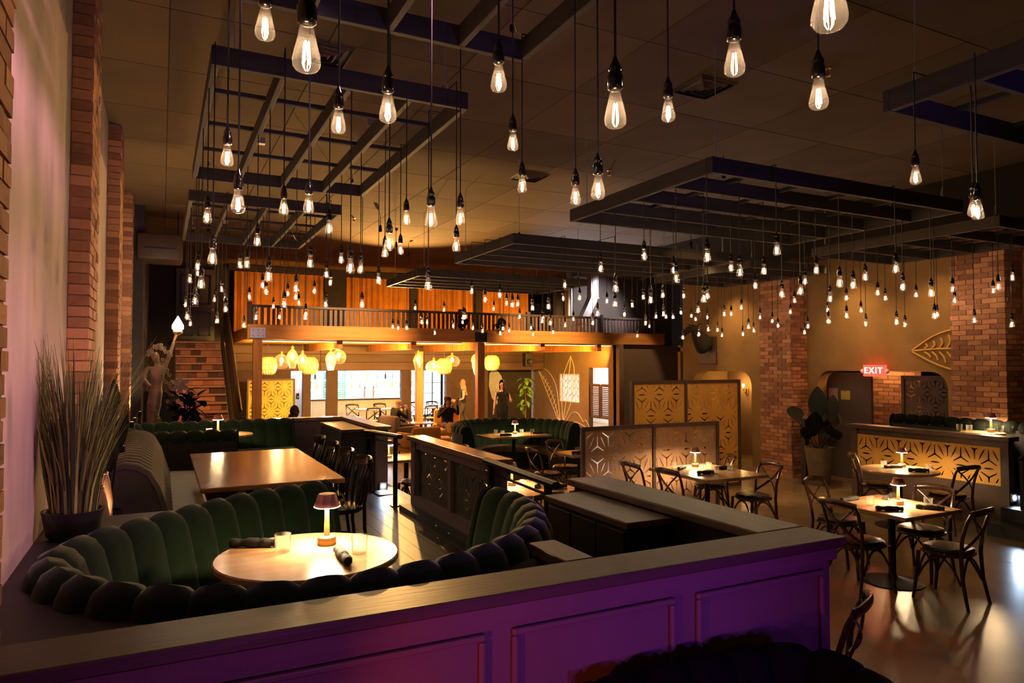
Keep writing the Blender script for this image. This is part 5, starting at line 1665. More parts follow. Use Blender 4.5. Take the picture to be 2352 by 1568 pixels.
J, B = seated(0.42, lambda s: (s * 0.27, 0.02, 0.70) if s < 0 else (0.25, 0.08, 0.74), lambda s: (-0.2, 0.22, 0.62) if s < 0 else (0.08, 0.14, 0.97))
b, hd = person('person', 'person with a shaved head in black, seated with a hand at the chin', (5.6, 17.58, 0), R(-85), J, B, ['skin', 'cloth_black', 'cloth_charcoal'], zones=lambda c: 0 if c.z > 1.0 and abs(c.x) < 0.12 else (2 if c.z < 0.52 else 1))
head_parts(b, hd, (0.1, 1, 0), None, skin='skin', bald=True)
hand(b, (0.08, 0.14, 0.97), (-0.5, -0.3, 0.9), (0.4, 0.6, 0), 'skin', 1.0)
hand(b, (-0.2, 0.22, 0.62), (0.2, 1, -0.2), (1, 0, 0), 'skin', 0.4)
J, B = seated(0.42, lambda s: (s * 0.27, 0.02, 0.72) if s > 0 else (-0.28, 0.0, 0.78), lambda s: (0.03, 0.14, 0.98) if s > 0 else (-0.24, 0.05, 1.06), feet=lambda s: ((s * 0.1, 0.42, 0.56), (s * 0.075, 0.92, 0.44), (s * 0.085, 1.0, 0.55)))
b, hd = person('person', 'person in dark clothes and brown knit hat with feet up on the ottoman', (6.86, 17.45, 0), R(165), J, B, ['skin_dark', 'cloth_black', 'cloth_brown'], zones=lambda c: 0 if c.z > 1.0 and abs(c.x) < 0.12 else (2 if c.z < 0.6 else 1))
head_parts(b, hd, (0, 1, -0.1), 'hair_dark', 0.18, hat='cloth_brown', skin='skin_dark')
hand(b, (0.03, 0.14, 0.98), (-0.2, -0.2, 0.9), (1, 0, 0), 'skin_dark', 1.0)
hand(b, (-0.24, 0.05, 1.06), (0.1, 0.2, 1), (1, 0, 0), 'skin_dark', 0.8)
for s in (-1, 1):
    m = MB()
    pts = catmull([(0.0, -0.13, 0), (0.035, -0.11, 0), (0.035, -0.03, 0), (0.048, 0.06, 0), (0.035, 0.12, 0), (0, 0.14, 0), (-0.035, 0.12, 0), (-0.045, 0.06, 0), (-0.033, -0.03, 0), (-0.035, -0.11, 0), (0, -0.13, 0)], 3)[:-1]
    m.prism([(p.x, p.y) for p in pts], -0.012, 0.012)
    m.xf(Matrix.Rotation(R(80), 4, 'X')).xf(Matrix.Translation((s * 0.08, 1.02, 0.53)))
    m.build('shoe_sole', 'sole_yellow', b, False)
J, B = seated(0.42, lambda s: (s * 0.25, 0.0, 0.7), lambda s: (s * 0.15, 0.2, 0.65))
b, hd = person('person', 'dark-haired person seated low behind the platform half wall', (2.5, 15.0, 0), R(-20), J, B, ['skin', 'cloth_black'], zones=lambda c: 0 if c.z > 1.0 and abs(c.x) < 0.12 else 1)
head_parts(b, hd, (0.8, 0.6, 0), 'hair_dark', 0.16)

# ------------------------------------------------------------------ bar
t = thing('bar_counter', 'bar counter with white ribbed front', 'bar counter', (5.7, 23.3, 0))
MB().box((-1.7, -0.25, 0), (1.6, 0.3, 0.96)).build('body', 'bar_white', t)
m = MB()
for k in range(58):
    x = -1.69 + k * 0.057
    m.tube([(x, -0.25, 0.02), (x, -0.25, 0.94)], 0.024, 6)
o = m.build('ribbed_front', 'bar_white', t)
o['kind'] = 'stuff'
MB().bbox((-1.76, -0.36, 0.96), (1.66, 0.36, 1.0), 0.008).build('worktop', 'chair_wood', t)
t = thing('back_bar', 'brightly lit back bar shelving', 'shelf', (6.6, 26.1, 0))
MB().box((-2.3, 0.2, 0.9), (2.3, 0.26, 2.5)).build('back_panel', 'bar_white', t)
MB().box((-2.3, -0.3, 0), (2.3, 0.26, 0.9)).build('cabinet', 'bar_white', t)
for z in (1.2, 1.55, 1.9, 2.25):
    sh_ = MB().box((-2.3, -0.12, z), (2.3, 0.2, z + 0.025)).build('shelf_board', 'bar_white', t)
    MB().box((-2.3, 0.16, z - 0.04), (2.6, 0.198, z - 0.005)).build('strip_light', 'strip_white', sh_)
m = MB()
for k in range(420):
    x = rnd.uniform(-2.2, 2.2)
    z = 1.5 + rnd.uniform(-0.05, 0.07)
    a = rnd.random() * 6
    m.add([(x, -0.16, z), (x + 0.05 * math.cos(a), -0.18, z + 0.05 * math.sin(a)), (x + 0.04 * math.cos(a + 0.7), -0.15, z + 0.04 * math.sin(a + 0.7))], [(0, 1, 2)])
o = m.build('trailing_foliage', 'leaf_green', t)
BC = ('jar_brown', 'shutter_green', 'brass', 'tumbler', 'leaf_dark', 'armchair_mustard', 'steel')
BN = ('brown', 'green', 'gold', 'clear', 'black', 'amber', 'silver')
for r, z in enumerate((1.225, 1.575, 1.925)):
    for k in range(14):
        c = rnd.randrange(7)
        x = 4.45 + k * 0.32 + rnd.uniform(-.05, .05)
        bt = MB().lathe([(0.036, 0), (0.038, 0.01), (0.038, 0.15), (0.014, 0.2), (0.013, 0.26), (0.016, 0.265), (0.016, 0.28), (0.0, 0.28)], 10, cap0=True).build('bottle', BC[c], None, True, (x, 26.08, z))
        tag(bt, '%s bottle on the %s back bar shelf, %s from the green shutter' % (BN[c], ('lowest', 'middle', 'upper')[r], ordinal(k)), 'bottle', 'bottles on the back bar')
# green shutter and window items
t = thing('window_shutter', 'dark green louvred shutter beside the bar shelves', 'shutter', (5.55, 25.2, 0.9))
MB().box((-0.4, -0.02, 0), (-0.35, 0.02, 1.2)).box((0.35, -0.02, 0), (0.4, 0.02, 1.2)).box((-0.35, -0.02, 1.15), (0.35, 0.02, 1.2)).build('frame', 'shutter_green', t)
for k in range(14):
    MB().box((-0.35, -0.03, 0.03 + k * 0.08), (0.35, 0.01, 0.085 + k * 0.08)).build('louvre_slat', 'shutter_green', t)
for i, x in enumerate((9.4, 10.2)):
    t = thing('drinks_cooler', 'glowing glass-door drinks cooler, ' + ('next to the shelves' if i == 0 else 'next to the dark wall'), 'cooler', (x, 25.6, 0), 0, 'drinks coolers')
    MB().box((-0.38, 0.0, 0), (0.38, 0.35, 2.0)).build('cabinet', 'black_paint', t)
    dd = MB().box((-0.34, -0.02, 0.2), (0.34, 0.0, 1.95)).build('glass_door', 'cooler_blue', t)
    MB().box((-0.02, -0.035, 0.2), (0.02, -0.02, 1.95)).build('handle', 'black_steel', dd)
    for z in (0.6, 1.0, 1.4):
        MB().box((-0.34, -0.03, z), (0.34, -0.02, z + 0.03)).build('shelf_edge', 'steel', dd)
for i, x in enumerate((6.15, 6.45)):
    t = thing('beer_tap', 'steel beer tap tower, ' + ('first' if i == 0 else 'second') + ' along the counter', 'beer tap', (x, 23.35, 1.0), 0, 'beer taps')
    MB().tube([(0, 0, 0), (0, 0, 0.34)], 0.035, 10).build('tower', 'steel', t, True)
    MB().tube([(0, 0, 0.28), (0, -0.1, 0.28), (0, -0.11, 0.22)], 0.012, 6).build('spout', 'steel', t, True)
    MB().tube([(0, -0.05, 0.3), (0, -0.07, 0.4)], 0.014, 6).build('tap_handle', 'black_paint', t, True)
t = thing('bowl', 'bowl of garnishes on the bar counter', 'bowl', (5.1, 23.2, 1.0))
MB().lathe([(0.06, 0), (0.14, 0.05), (0.15, 0.06)], 14, cap0=True).build('dish', 'black_paint', t, True)
for k in range(4):
    MB().ball((0.06 * math.cos(k * 1.6), 0.06 * math.sin(k * 1.6), 0.065), 0.035, 8, 6).build('fruit', ('armchair_yellow', 'armchair_mustard', 'leaf_green', 'armchair_yellow')[k], t, True)
t = thing('hallway_phone', 'black wall phone with a green light in the pale doorway', 'phone', (3.72, 21.95, 1.08))
MB().cbox((0, 0, 0.08), (0.09, 0.05, 0.18)).build('body', 'black_paint', t)
MB().cbox((0.01, -0.028, 0.06), (0.03, 0.006, 0.02)).build('display', 'device_green', t)
struct('wall_hall', MB().box((3.3, 22.4, 0), (4.05, 22.45, 2.6)).box((3.98, 21.7, 0), (4.03, 22.4, 1.93)), 'bar_white', 'pale doorway wall beside the orange screen')
t = thing('wall_notice', 'white notice framed on the pale doorway wall', 'notice', (3.6, 22.38, 1.45))
MB().cbox((0, 0, 0.12), (0.17, 0.01, 0.24)).build('sheet', 'paper_pink', t)
MB().box((-0.095, -0.012, -0.01), (-0.085, 0.0, 0.25)).box((0.085, -0.012, -0.01), (0.095, 0.0, 0.25)).box((-0.085, -0.012, 0.24), (0.085, 0, 0.25)).box((-0.085, -0.012, -0.01), (0.085, 0, 0)).build('frame', 'steel', t)
# dark partition with a pale painted leaf behind the dress
wd_ = struct('wall_bar_partition', MB().box((9.75, 22.3, 0), (12.0, 22.4, 2.62)), 'wall_dark', 'dark partition behind the lounge')
lf_ = [(0.0, 0.0), (0.22, 0.35), (0.3, 0.75), (0.24, 1.15), (0.1, 1.4), (-0.04, 1.5), (-0.2, 1.3), (-0.3, 0.9), (-0.26, 0.45)]
m = MB().prism(lf_, 0, 0.008)
m.xf(axes((10.75, 22.295, 0.55), (1, 0.0, 0.18), (-0.18, 0, 1)))
m.build('painted_leaf', 'bar_wall', wd_)
# dark panels, speaker
t = thing('wall_speaker', 'black loudspeaker under the mezzanine, beside the leaf mural', 'speaker', (10.95, 20.6, 2.05))
MB().bbox((-0.14, -0.12, 0), (0.14, 0.12, 0.46), 0.02).build('cabinet', 'black_paint', t)
MB().lathe([(0.1, 0), (0.1, 0.012), (0.04, 0.004)], 16).xf(Matrix.Rotation(R(90), 4, 'X')).xf(Matrix.Translation((0, -0.12, 0.17))).build('cone', 'black_steel', t)
MB().tube([(0, 0, 0.46), (0, 0, 0.68)], 0.015, 6).build('bracket', 'black_steel', t)
# bar-side tables and chairs
rect_table('bar_table', 'high-traffic table in the bar opening', (6.0, 20.9, 0), 1.4, 0.7, 0.78)
rect_table('bar_table', 'second table in the bar opening, nearer the coolers', (7.75, 20.98, 0), 1.0, 0.6, 0.78)
barc = make_cross_chair('chair_black', 'bar_white')
for x, y, rz, lab in ((5.55, 20.3, N_, 'black cross-back chair behind the seated man'), (6.25, 20.3, N_ + 0.1, 'black cross-back chair between the seated man and the lit post'), (5.4, 21.7, S_, 'black cross-back chair across the bar table'), (6.3, 21.75, S_, 'black cross-back chair across the bar table by the lit post'), (7.45, 20.6, N_, 'black cross-back chair just past the lit post'), (8.0, 20.6, N_ - 0.1, 'black cross-back chair above the hatted guest'), (7.6, 22.0, S_, 'black cross-back chair in front of the coolers'), (8.25, 22.2, S_, 'black cross-back chair closest to the walking server')):
    put(barc, USED, (x, y, 0), rz, lab, 'black cross-back bar chairs')
light('AREA', 'bar_ceiling_light', (6.2, 24.6, 2.55), (0.95, 0.97, 1.0), 700, 4.0, (6.2, 24.6, 0), size_y=1.6)
light('AREA', 'cooler_light', (9.2, 24.2, 2.5), (0.85, 0.92, 1.0), 60, 1.6, (9.2, 24.6, 0), size_y=1.0)
light('AREA', 'back_room_light', (13.4, 19.6, 2.5), (1.0, 0.93, 0.88), 220, 1.5, (13.4, 19.6, 0), size_y=3.0)
light('AREA', 'hall_light', (3.7, 22.1, 2.5), (0.8, 0.85, 1.0), 40, 0.4, (3.7, 22.1, 0))

# mural wall dressing: window lattice, swing doors
t = thing('window_lattice', 'ornate pinkish lattice in the mural wall window', 'lattice', (12.16, 19.85, 0.88))
for i in range(5):
    for j in range(4):
        cy_, cz = -0.52 + i * 0.26, 0.12 + j * 0.235
        ph = 0.13
        MB().tube([(0, cy_ + 0.10 * math.cos(2 * pi * k / 12), cz + 0.115 * math.sin(2 * pi * k / 12)) for k in range(13)], 0.022, 5).build('ring', 'paper_pink', t)
MB().box((-0.03, -0.65, 0), (0.03, -0.62, 0.94)).box((-0.03, 0.62, 0), (0.03, 0.65, 0.94)).box((-0.03, -0.62, 0), (0.03, 0.62, 0.03)).box((-0.03, -0.62, 0.91), (0.03, 0.62, 0.94)).build('frame', 'paper_pink', t)
for s, lab in ((-1, 'brown louvred swing door leaf next to the wall corner'), (1, 'brown louvred swing door leaf next to the mural window')):
    t = thing('swing_door', lab, 'door', (12.18, 18.11 + s * 0.275, 0.45), 0, 'louvred swing doors')
    MB().box((-0.02, -0.26, 0), (0.02, -0.2, 1.05)).box((-0.02, 0.2, 0), (0.02, 0.26, 1.05)).box((-0.02, -0.2, 0), (0.02, 0.2, 0.07)).box((-0.02, -0.2, 0.98), (0.02, 0.2, 1.07)).build('stile_frame', 'header_plank', t)
    for k in range(16):
        MB().box((-0.022, -0.2, 0.08 + k * 0.056), (0.012, 0.2, 0.115 + k * 0.056)).build('louvre_slat', 'header_plank', t)
# painted leaf line drawings on the walls
def strokes(name, label, parent_wall, plane_x, S, r, mat, name2='painted_line', lab_cat='mural'):
    t = thing(name, label, lab_cat, (plane_x, S[0][0][0], S[0][0][1]))
    o0 = Vector(S[0][0])
    for s in S:
        c = catmull([(0, p[0] - o0.x, p[1] - o0.y) for p in s], 6)
        MB().tube(c, r, 5, flat=1.0).build(name2, mat, t)
    return t


S = [[(20.4, 0.1), (20.7, 0.7), (21.1, 1.25), (21.9, 1.9), (22.3, 1.98)], [(20.4, 0.1), (20.5, 0.8), (20.75, 1.5), (21.4, 1.95), (22.3, 1.98)], [(20.4, 0.1), (21.0, 0.8), (21.9, 1.9)],
     [(20.2, 0.2), (20.3, 1.0), (20.2, 1.7), (19.75, 2.35), (19.7, 2.36)], [(20.2, 0.2), (19.8, 0.7), (19.55, 1.3), (19.5, 2.0), (19.7, 2.36)], [(20.2, 0.2), (19.95, 1.2), (19.7, 2.36)],
     [(20.1, 0.1), (19.7, 0.5), (19.3, 0.55), (18.95, 0.3), (18.8, 0.35), (18.5, -0.0 + 0.05)], [(20.1, 0.1), (19.4, 0.25), (18.5, 0.05)]]
for k in range(9):
    u = 0.2 + k * 0.08
    S.append([(20.4 + 1.5 * u * 0.95, 0.1 + 1.8 * u), (20.4 + 1.5 * u * 0.95 - 0.22 * math.sin(pi * u), 0.1 + 1.8 * u + 0.2 * math.sin(pi * u))])
strokes('leaf_mural', 'cream line drawing of tall leaves on the tan wall', wm, 12.085, S, 0.012, 'cream_paint')


def leaf_S(y0, y1, zc, hw):
    """Leaf pointing towards +y end y1 (tip)."""
    L_ = y1 - y0
    S = [[(y1, zc), (y1 - L_ * 0.3, zc + hw * 0.7), (y1 - L_ * 0.6, zc + hw), (y0, zc + hw * 0.9)], [(y1, zc), (y1 - L_ * 0.3, zc - hw * 0.6), (y1 - L_ * 0.6, zc - hw * 0.95), (y0, zc - hw)], [(y1, zc), (y1 - L_ * 0.4, zc + 0.03), (y0, zc + 0.02)]]
    for k in range(8):
        u = 0.18 + 0.1 * k
        y = y1 - L_ * u
        e = hw * min(1, 0.15 + 1.6 * u) * 0.82
        S.append([(y, zc + 0.04), (y - 0.05, zc + e * 0.55), (y - 0.03, zc + e)])
        S.append([(y, zc - 0.02), (y - 0.07, zc - e * 0.5), (y - 0.1, zc - e * 0.95)])
    return S


strokes('leaf_mural', 'golden outlined leaf painted beside the brick pillar above the exit opening', wr, 11.085, leaf_S(6.1, 7.33, 2.36, 0.33), 0.016, 'gold_paint')
strokes('leaf_mural', 'golden outlined leaf painted past the brick pillar', wr, 11.085, [[(a[0] - 1.55, a[1]) for a in s] for s in leaf_S(6.1, 7.33, 2.36, 0.36)], 0.016, 'gold_paint')
light('SPOT', 'ceiling_wash_lamp', (9.8, 16.85, 3.3), (0.95, 0.88, 0.92), 800, 0.05, (9.1, 13.6, 4.9), 55, 0.8)
light('SPOT', 'ceiling_amber_wash', (5.2, 16.85, 3.3), (1.0, 0.52, 0.14), 2300, 0.05, (4.2, 12.2, 4.9), 85, 0.9)
light('SPOT', 'tan_wall_wash', (13.0, 15.0, 4.4), (1.0, 0.62, 0.3), 130, 0.08, (12.6, 17.16, 1.5), 45, 0.4)
light('SPOT', 'grey_wall_wash', (12.6, 16.2, 4.6), (0.85, 0.78, 0.82), 330, 0.1, (12.2, 18.2, 3.6), 75, 0.8)

# ================================================================== PLANTS, DECOR, FITTINGS
# ornamental grass
t = thing('grass_plant', 'tall spiky grass in a black pot on the ledge by the plaster wall', 'plant', (-0.41, 4.42, 1.22))
MB().lathe([(0.10, 0), (0.125, 0.02), (0.145, 0.13), (0.15, 0.15), (0.135, 0.15), (0.125, 0.11), (0.0, 0.11)], 24, cap0=True).build('pot', 'pot_black', t, True)
for k in range(300):
    a = rnd.random() * 2 * pi
    r0 = 0.11 * math.sqrt(rnd.random())
    ln = rnd.uniform(0.42, 1.0)
    spread = rnd.uniform(0.05, 0.34) * ln
    dx, dy = math.cos(a), math.sin(a)
    bend = rnd.uniform(0.0, 0.16) * ln
    w = rnd.uniform(0.0045, 0.0085)
    px_, py_ = -dy * w, dx * w
    P = []
    for i in range(5):
        u = i / 4
        off = r0 + spread * u ** 1.5 + (bend * u ** 3)
        x = dx * off
        y = dy * off
        if x < -0.145:
            x = -0.145
        z = 0.12 + ln * u * (1 - 0.12 * u * bend / 0.1 * 0.5)
        q = 1 - 0.9 * u
        P.append([(x - px_ * q, y - py_ * q, z), (x + dx * 0.001, y, z + 0.001), (x + px_ * q, y + py_ * q, z)])
    MB().grid(P).build('grass_blade', 'grass_blade', t)
m = MB()
for k in range(620):
    a = rnd.random() * 2 * pi
    r0 = 0.11 * math.sqrt(rnd.random())
    ln = rnd.uniform(0.3, 0.85)
    spread = rnd.uniform(0.03, 0.32) * ln
    dx, dy = math.cos(a), math.sin(a)
    w = rnd.uniform(0.003, 0.006)
    P = []
    for i in range(5):
        u = i / 4
        off = r0 + spread * u ** 1.4
        q = 1 - 0.9 * u
        x = max(-0.145, dx * off)
        P.append([(x + dy * w * q, dy * off - dx * w * q, 0.12 + ln * u), (x - dy * w * q, dy * off + dx * w * q, 0.12 + ln * u)])
    m.grid(P)
o = m.build('grass_tuft', 'grass_blade', t)
o['kind'] = 'stuff'
for y, lab in ((5.12, 'round-shouldered brown jar on the ledge, next to the grass'), (5.48, 'taller brown jar on the ledge before the banquette')):
    t = thing('ceramic_jar', lab, 'jar', (-0.36, y, 0.95), 0, 'brown jars on the ledge')
    h = 0.42 if y < 5.3 else 0.46
    MB().lathe([(0.05, 0), (0.075, 0.05), (0.08, h * 0.6), (0.06, h * 0.88), (0.045, h), (0.035, h), (0.035, h - 0.04)], 16, cap0=True).build('body', 'jar_brown', t, True)
    MB().lathe([(0.045, h - 0.01), (0.052, h), (0.045, h + 0.01)], 16).build('rim', 'jar_brown', t, True)
struct('trim_ledge', MB().box((WX, 4.96, 0.45), (-0.2, 5.57, 0.95)).box((-0.44, 5.57, 0.45), (-0.2, 5.9, 0.95)), 'black_paint', 'black ledge along the plaster wall')


def leaf_blade(L_, W_, mat, t, root, yaw, pitch, droop=0.25, stem=0.0, name='leaf'):
    G = []
    n = 7
    for i in range(n + 1):
        u = i / n
        w = W_ * math.sin(pi * min(1, 0.06 + 0.92 * u)) ** 0.8
        y = L_ * u
        z = -droop * L_ * u * u
        G.append([(-w, y, z + 0.12 * w), (0, y, z - 0.05 * w), (w, y, z + 0.12 * w)])
    m = MB().grid(G)
    R_ = Matrix.Translation(root) @ Matrix.Rotation(yaw, 4, 'Z') @ Matrix.Rotation(pitch, 4, 'X')
    if stem:
        m.xf(Matrix.Translation((0, stem, 0)))
    m.xf(R_)
    o = m.build(name, mat, t, True)
    if stem:
        MB().tube([tuple(R_ @ Vector((0, 0, 0))), tuple(R_ @ Vector((0, stem, 0)))], 0.006, 5).build('leaf_stalk', mat, o)
    return o


# broad dark plant by the piers
t = thing('broadleaf_plant', 'dark broad-leaved plant between the grass and the ribbed banquette', 'plant', (-0.32, 5.74, 0.95))
MB().lathe([(0.06, 0), (0.08, 0.1), (0.085, 0.16), (0.075, 0.16), (0.07, 0.12), (0.0, 0.12)], 16, cap0=True).build('pot', 'pot_black', t, True)
for yaw, pit, L_, st in ((-0.1, 1.5, 0.34, 0.62), (0.35, 1.4, 0.36, 0.45), (-0.45, 1.35, 0.34, 0.42), (0.1, 1.2, 0.3, 0.3), (-0.2, 1.55, 0.3, 0.3)):
    leaf_blade(L_, 0.055, 'leaf_dark', t, (0, 0, 0.13), yaw, pit, 0.15, st)
# figure lamp
t = thing('figure_lamp', 'tall flower-wreathed figure lamp with a glowing flame globe', 'lamp', (-0.08, 12.05, 0.0))
MB().lathe([(0.22, 0), (0.22, 0.08), (0.17, 0.12), (0.15, 0.9), (0.19, 0.98), (0.2, 1.05)], 20, cap0=True, cap1=True).build('pedestal', 'black_paint', t, True)
fj = {'hip': (0.0, 0, 1.62, 0.11), 'waist': (0.02, 0, 1.82, 0.075), 'chest': (0.03, 0, 2.0, 0.10), 'neck': (0.02, 0, 2.16, 0.035), 'head': (-0.01, -0.02, 2.27, 0.065), 'top': (-0.03, -0.01, 2.34, 0.05), 'knee': (-0.03, -0.03, 1.35, 0.085), 'foot': (0.0, 0, 1.06, 0.11), 'sh': (0.12, 0, 2.1, 0.045), 'el': (0.19, 0.0, 2.28, 0.034), 'wr': (0.25, 0.0, 2.5, 0.024), 'sh2': (-0.1, 0, 2.09, 0.045), 'el2': (-0.16, -0.05, 1.92, 0.034), 'wr2': (-0.06, -0.12, 1.8, 0.024)}
me = bpy.data.meshes.new('figure')
nmz = list(fj)
bz = [('hip', 'waist'), ('waist', 'chest'), ('chest', 'neck'), ('neck', 'head'), ('head', 'top'), ('hip', 'knee'), ('knee', 'foot'), ('chest', 'sh'), ('sh', 'el'), ('el', 'wr'), ('chest', 'sh2'), ('sh2', 'el2'), ('el2', 'wr2')]
me.from_pydata([fj[n][:3] for n in nmz], [(nmz.index(a), nmz.index(b_)) for a, b_ in bz], [])
o = bpy.data.objects.new('tmp', me)
col.objects.link(o)
o.modifiers.new('s', 'SKIN').use_smooth_shade = True
for i, n in enumerate(nmz):
    me.skin_vertices[0].data[i].radius = (fj[n][3], fj[n][3])
    me.skin_vertices[0].data[i].use_root = i == 0
ss = o.modifiers.new('u', 'SUBSURF')
ss.levels = 2
nm2 = bpy.data.meshes.new_from_object(o.evaluated_get(bpy.context.evaluated_depsgraph_get()))
bpy.data.objects.remove(o)
nm2.materials.clear()
for p in nm2.polygons:
    p.use_smooth = True
link('figure', nm2, 'bronze_figure', t)
MB().tube([(0.25, 0, 2.5), (0.29, 0, 2.62)], [0.02, 0.03], 8).lathe([(0.03, 2.6), (0.07, 2.63), (0.075, 2.65), (0.06, 2.66)], 14, (0.3, 0, 0)).build('torch_cup', 'brass', t, True)
MB().lathe([(0.05, 2.66), (0.085, 2.70), (0.082, 2.75), (0.055, 2.80), (0.03, 2.845), (0.008, 2.89), (0.0, 2.895)], 18, (0.3, 0, 0)).build('flame_globe', 'flame_glow', t, True)
light('POINT', 'flame_light', (0.22, 11.9, 2.78), (1.0, 0.74, 0.45), 14, 0.1).location = (0.24, 11.86, 2.78)
for k in range(70):
    u = k / 69
    if u < 0.35:
        c = Vector((-0.1 + 0.3 * u / 0.35, -0.06, 2.31 + 0.09 * math.sin(u * 9)))
    elif u < 0.7:
        v = (u - 0.35) / 0.35
        c = Vector((0.1 + 0.12 * v, -0.13, 2.25 - 0.75 * v))
    else:
        v = (u - 0.7) / 0.3
        c = Vector((-0.06 + 0.18 * v, -0.16, 1.6 - 0.5 * v))
    c += Vector((rnd.uniform(-.05, .05), rnd.uniform(-.04, .04), rnd.uniform(-.05, .05)))
    m = MB()
    for q in range(5):
        a = q * 2 * pi / 5 + k
        p = c + Vector((0.019 * math.cos(a), 0.01 * math.sin(k), 0.019 * math.sin(a)))
        m.ball(p, (0.011, 0.006, 0.011), 6, 4)
    m.build('blossom', 'porcelain', t, True)
for k in range(6):
    a = k * pi / 3
    leaf_blade(0.16, 0.035, 'porcelain', t, (0.34, -0.17, 1.82), 0, pi / 2 + 0.0, 0.1).data.transform(Matrix.Translation((0.34, -0.17, 1.82)) @ Matrix.Rotation(a, 4, 'Y') @ Matrix.Translation((-0.34, 0.17, -1.82)))
t = thing('shrub', 'dark glossy shrub beneath the figure lamp', 'plant', (0.34, 12.0, 0.0))
MB().lathe([(0.14, 0), (0.16, 0.5), (0.13, 0.9)], 14, cap0=True).build('plinth', 'black_paint', t)
SHZ = 0.9
MB().lathe([(0.12, 0.9), (0.16, 1.15), (0.15, 1.17), (0.0, 1.14)], 14, cap0=True).build('pot', 'pot_black', t, True)
for k in range(80):
    leaf_blade(rnd.uniform(0.18, 0.3), rnd.uniform(0.045, 0.075), 'leaf_dark', t, (rnd.uniform(-.16, .22), rnd.uniform(-.16, .1), rnd.uniform(1.15, 1.7)), rnd.random() * 6.3, rnd.uniform(-0.4, 1.0), 0.4)
MB().tube([(0, 0, 1.1), (0.02, 0, 1.7)], 0.02, 6).build('stem', 'chair_wood', t)
# rubber plant by the exit opening
t = thing('rubber_plant', 'dark paddle-leaved plant in a tapered stone pot by the exit opening', 'plant', (10.55, 8.72, 0))
MB().lathe([(0.15, 0), (0.17, 0.02), (0.25, 0.62), (0.26, 0.66), (0.23, 0.66), (0.22, 0.6), (0.0, 0.6)], 20, cap0=True).build('pot', 'pot_stone', t, True)
VY = -0.877
for lat, zz, yaw, pit, L_, W2 in ((-0.36, 1.12, VY + 0.25, 0.75, 0.42, 0.15), (-0.02, 1.15, VY, 1.45, 0.6, 0.16), (0.2, 1.12, VY - 0.2, 1.3, 0.5, 0.12), (-0.1, 0.85, VY + pi + 0.2, 1.25, 0.5, 0.15), (0.12, 0.78, VY + 0.1, 1.2, 0.5, 0.14), (0.3, 0.8, VY + pi - 0.3, 0.6, 0.55, 0.13), (-0.2, 0.78, VY + pi, 0.9, 0.38, 0.12), (0.28, 1.0, VY + 0.3, 1.0, 0.42, 0.13)):
    q = Vector((0.64 * lat, -0.77 * lat, zz))
    lf = leaf_blade(L_, W2, 'leaf_dark', t, q, yaw, pit, 0.15)
    MB().tube(catmull([(0, 0, 0.58), (q.x * 0.6, q.y * 0.6, 0.58 + (zz - 0.58) * 0.6), tuple(q)], 4), 0.008, 5).build('leaf_stalk', 'leaf_dark', lf)
t = thing('plant_stand', 'thin dark stand next to the stone pot', 'stand', (10.72, 9.18, 0))
MB().box((-0.05, -0.05, 0), (0.05, 0.05, 1.12)).build('post', 'black_paint', t)
MB().bbox((-0.12, -0.12, 1.12), (0.12, 0.12, 1.15), 0.005).build('shelf_top', 'pot_stone', t)
# fig by the mural
t = thing('fig_plant', 'bright green fig tree in front of the mural wall', 'plant', (10.7, 20.3, 0))
MB().lathe([(0.14, 0), (0.2, 0.3), (0.19, 0.32), (0.0, 0.28)], 14, cap0=True).build('pot', 'pot_black', t, True)
MB().tube([(0, 0, 0.28), (0.02, 0, 0.9), (-0.02, 0, 1.5)], 0.02, 6).build('trunk', 'jar_brown', t)
for k in range(52):
    z = rnd.uniform(0.65, 1.7)
    a = rnd.random() * 6.3
    leaf_blade(rnd.uniform(0.18, 0.28), rnd.uniform(0.05, 0.09), 'leaf_green', t, (0.1 * math.cos(a), 0.1 * math.sin(a), z), a - pi / 2, rnd.uniform(-0.5, 0.5), 0.5)

# mounted deer head
t = thing('deer_head', 'dark mounted deer head with antlers on the olive wall', 'trophy head', (11.08, 12.1, 2.62))
t.scale = (1.2, 1.2, 1.2)
dj = {'wall': (-0.02, 0, -0.12, 0.2, 0.25), 'neck': (-0.16, 0.0, 0.0, 0.15, 0.2), 'throat': (-0.28, 0.02, 0.18, 0.1, 0.13), 'poll': (-0.36, 0.03, 0.3, 0.085), 'face': (-0.47, 0.06, 0.22, 0.065), 'muzzle': (-0.58, 0.09, 0.12, 0.042), 'nose': (-0.62, 0.10, 0.08, 0.035)}
me = bpy.data.meshes.new('head')
nmz = list(dj)
me.from_pydata([dj[n][:3] for n in nmz], [(i, i + 1) for i in range(len(nmz) - 1)], [])
o = bpy.data.objects.new('tmp', me)
col.objects.link(o)
o.modifiers.new('s', 'SKIN').use_smooth_shade = True
for i, n in enumerate(nmz):
    v = dj[n]
    me.skin_vertices[0].data[i].radius = (v[3], v[4] if len(v) > 4 else v[3])
    me.skin_vertices[0].data[i].use_root = i == 0
o.modifiers.new('u', 'SUBSURF').levels = 2
nm2 = bpy.data.meshes.new_from_object(o.evaluated_get(bpy.context.evaluated_depsgraph_get()))
bpy.data.objects.remove(o)
nm2.materials.clear()
for p in nm2.polygons:
    p.use_smooth = True
link('head', nm2, 'deer_fur', t)
MB().bbox((-0.03, -0.22, -0.4), (0.0, 0.22, 0.12), 0.01).build('mount_board', 'frame_brown', t)
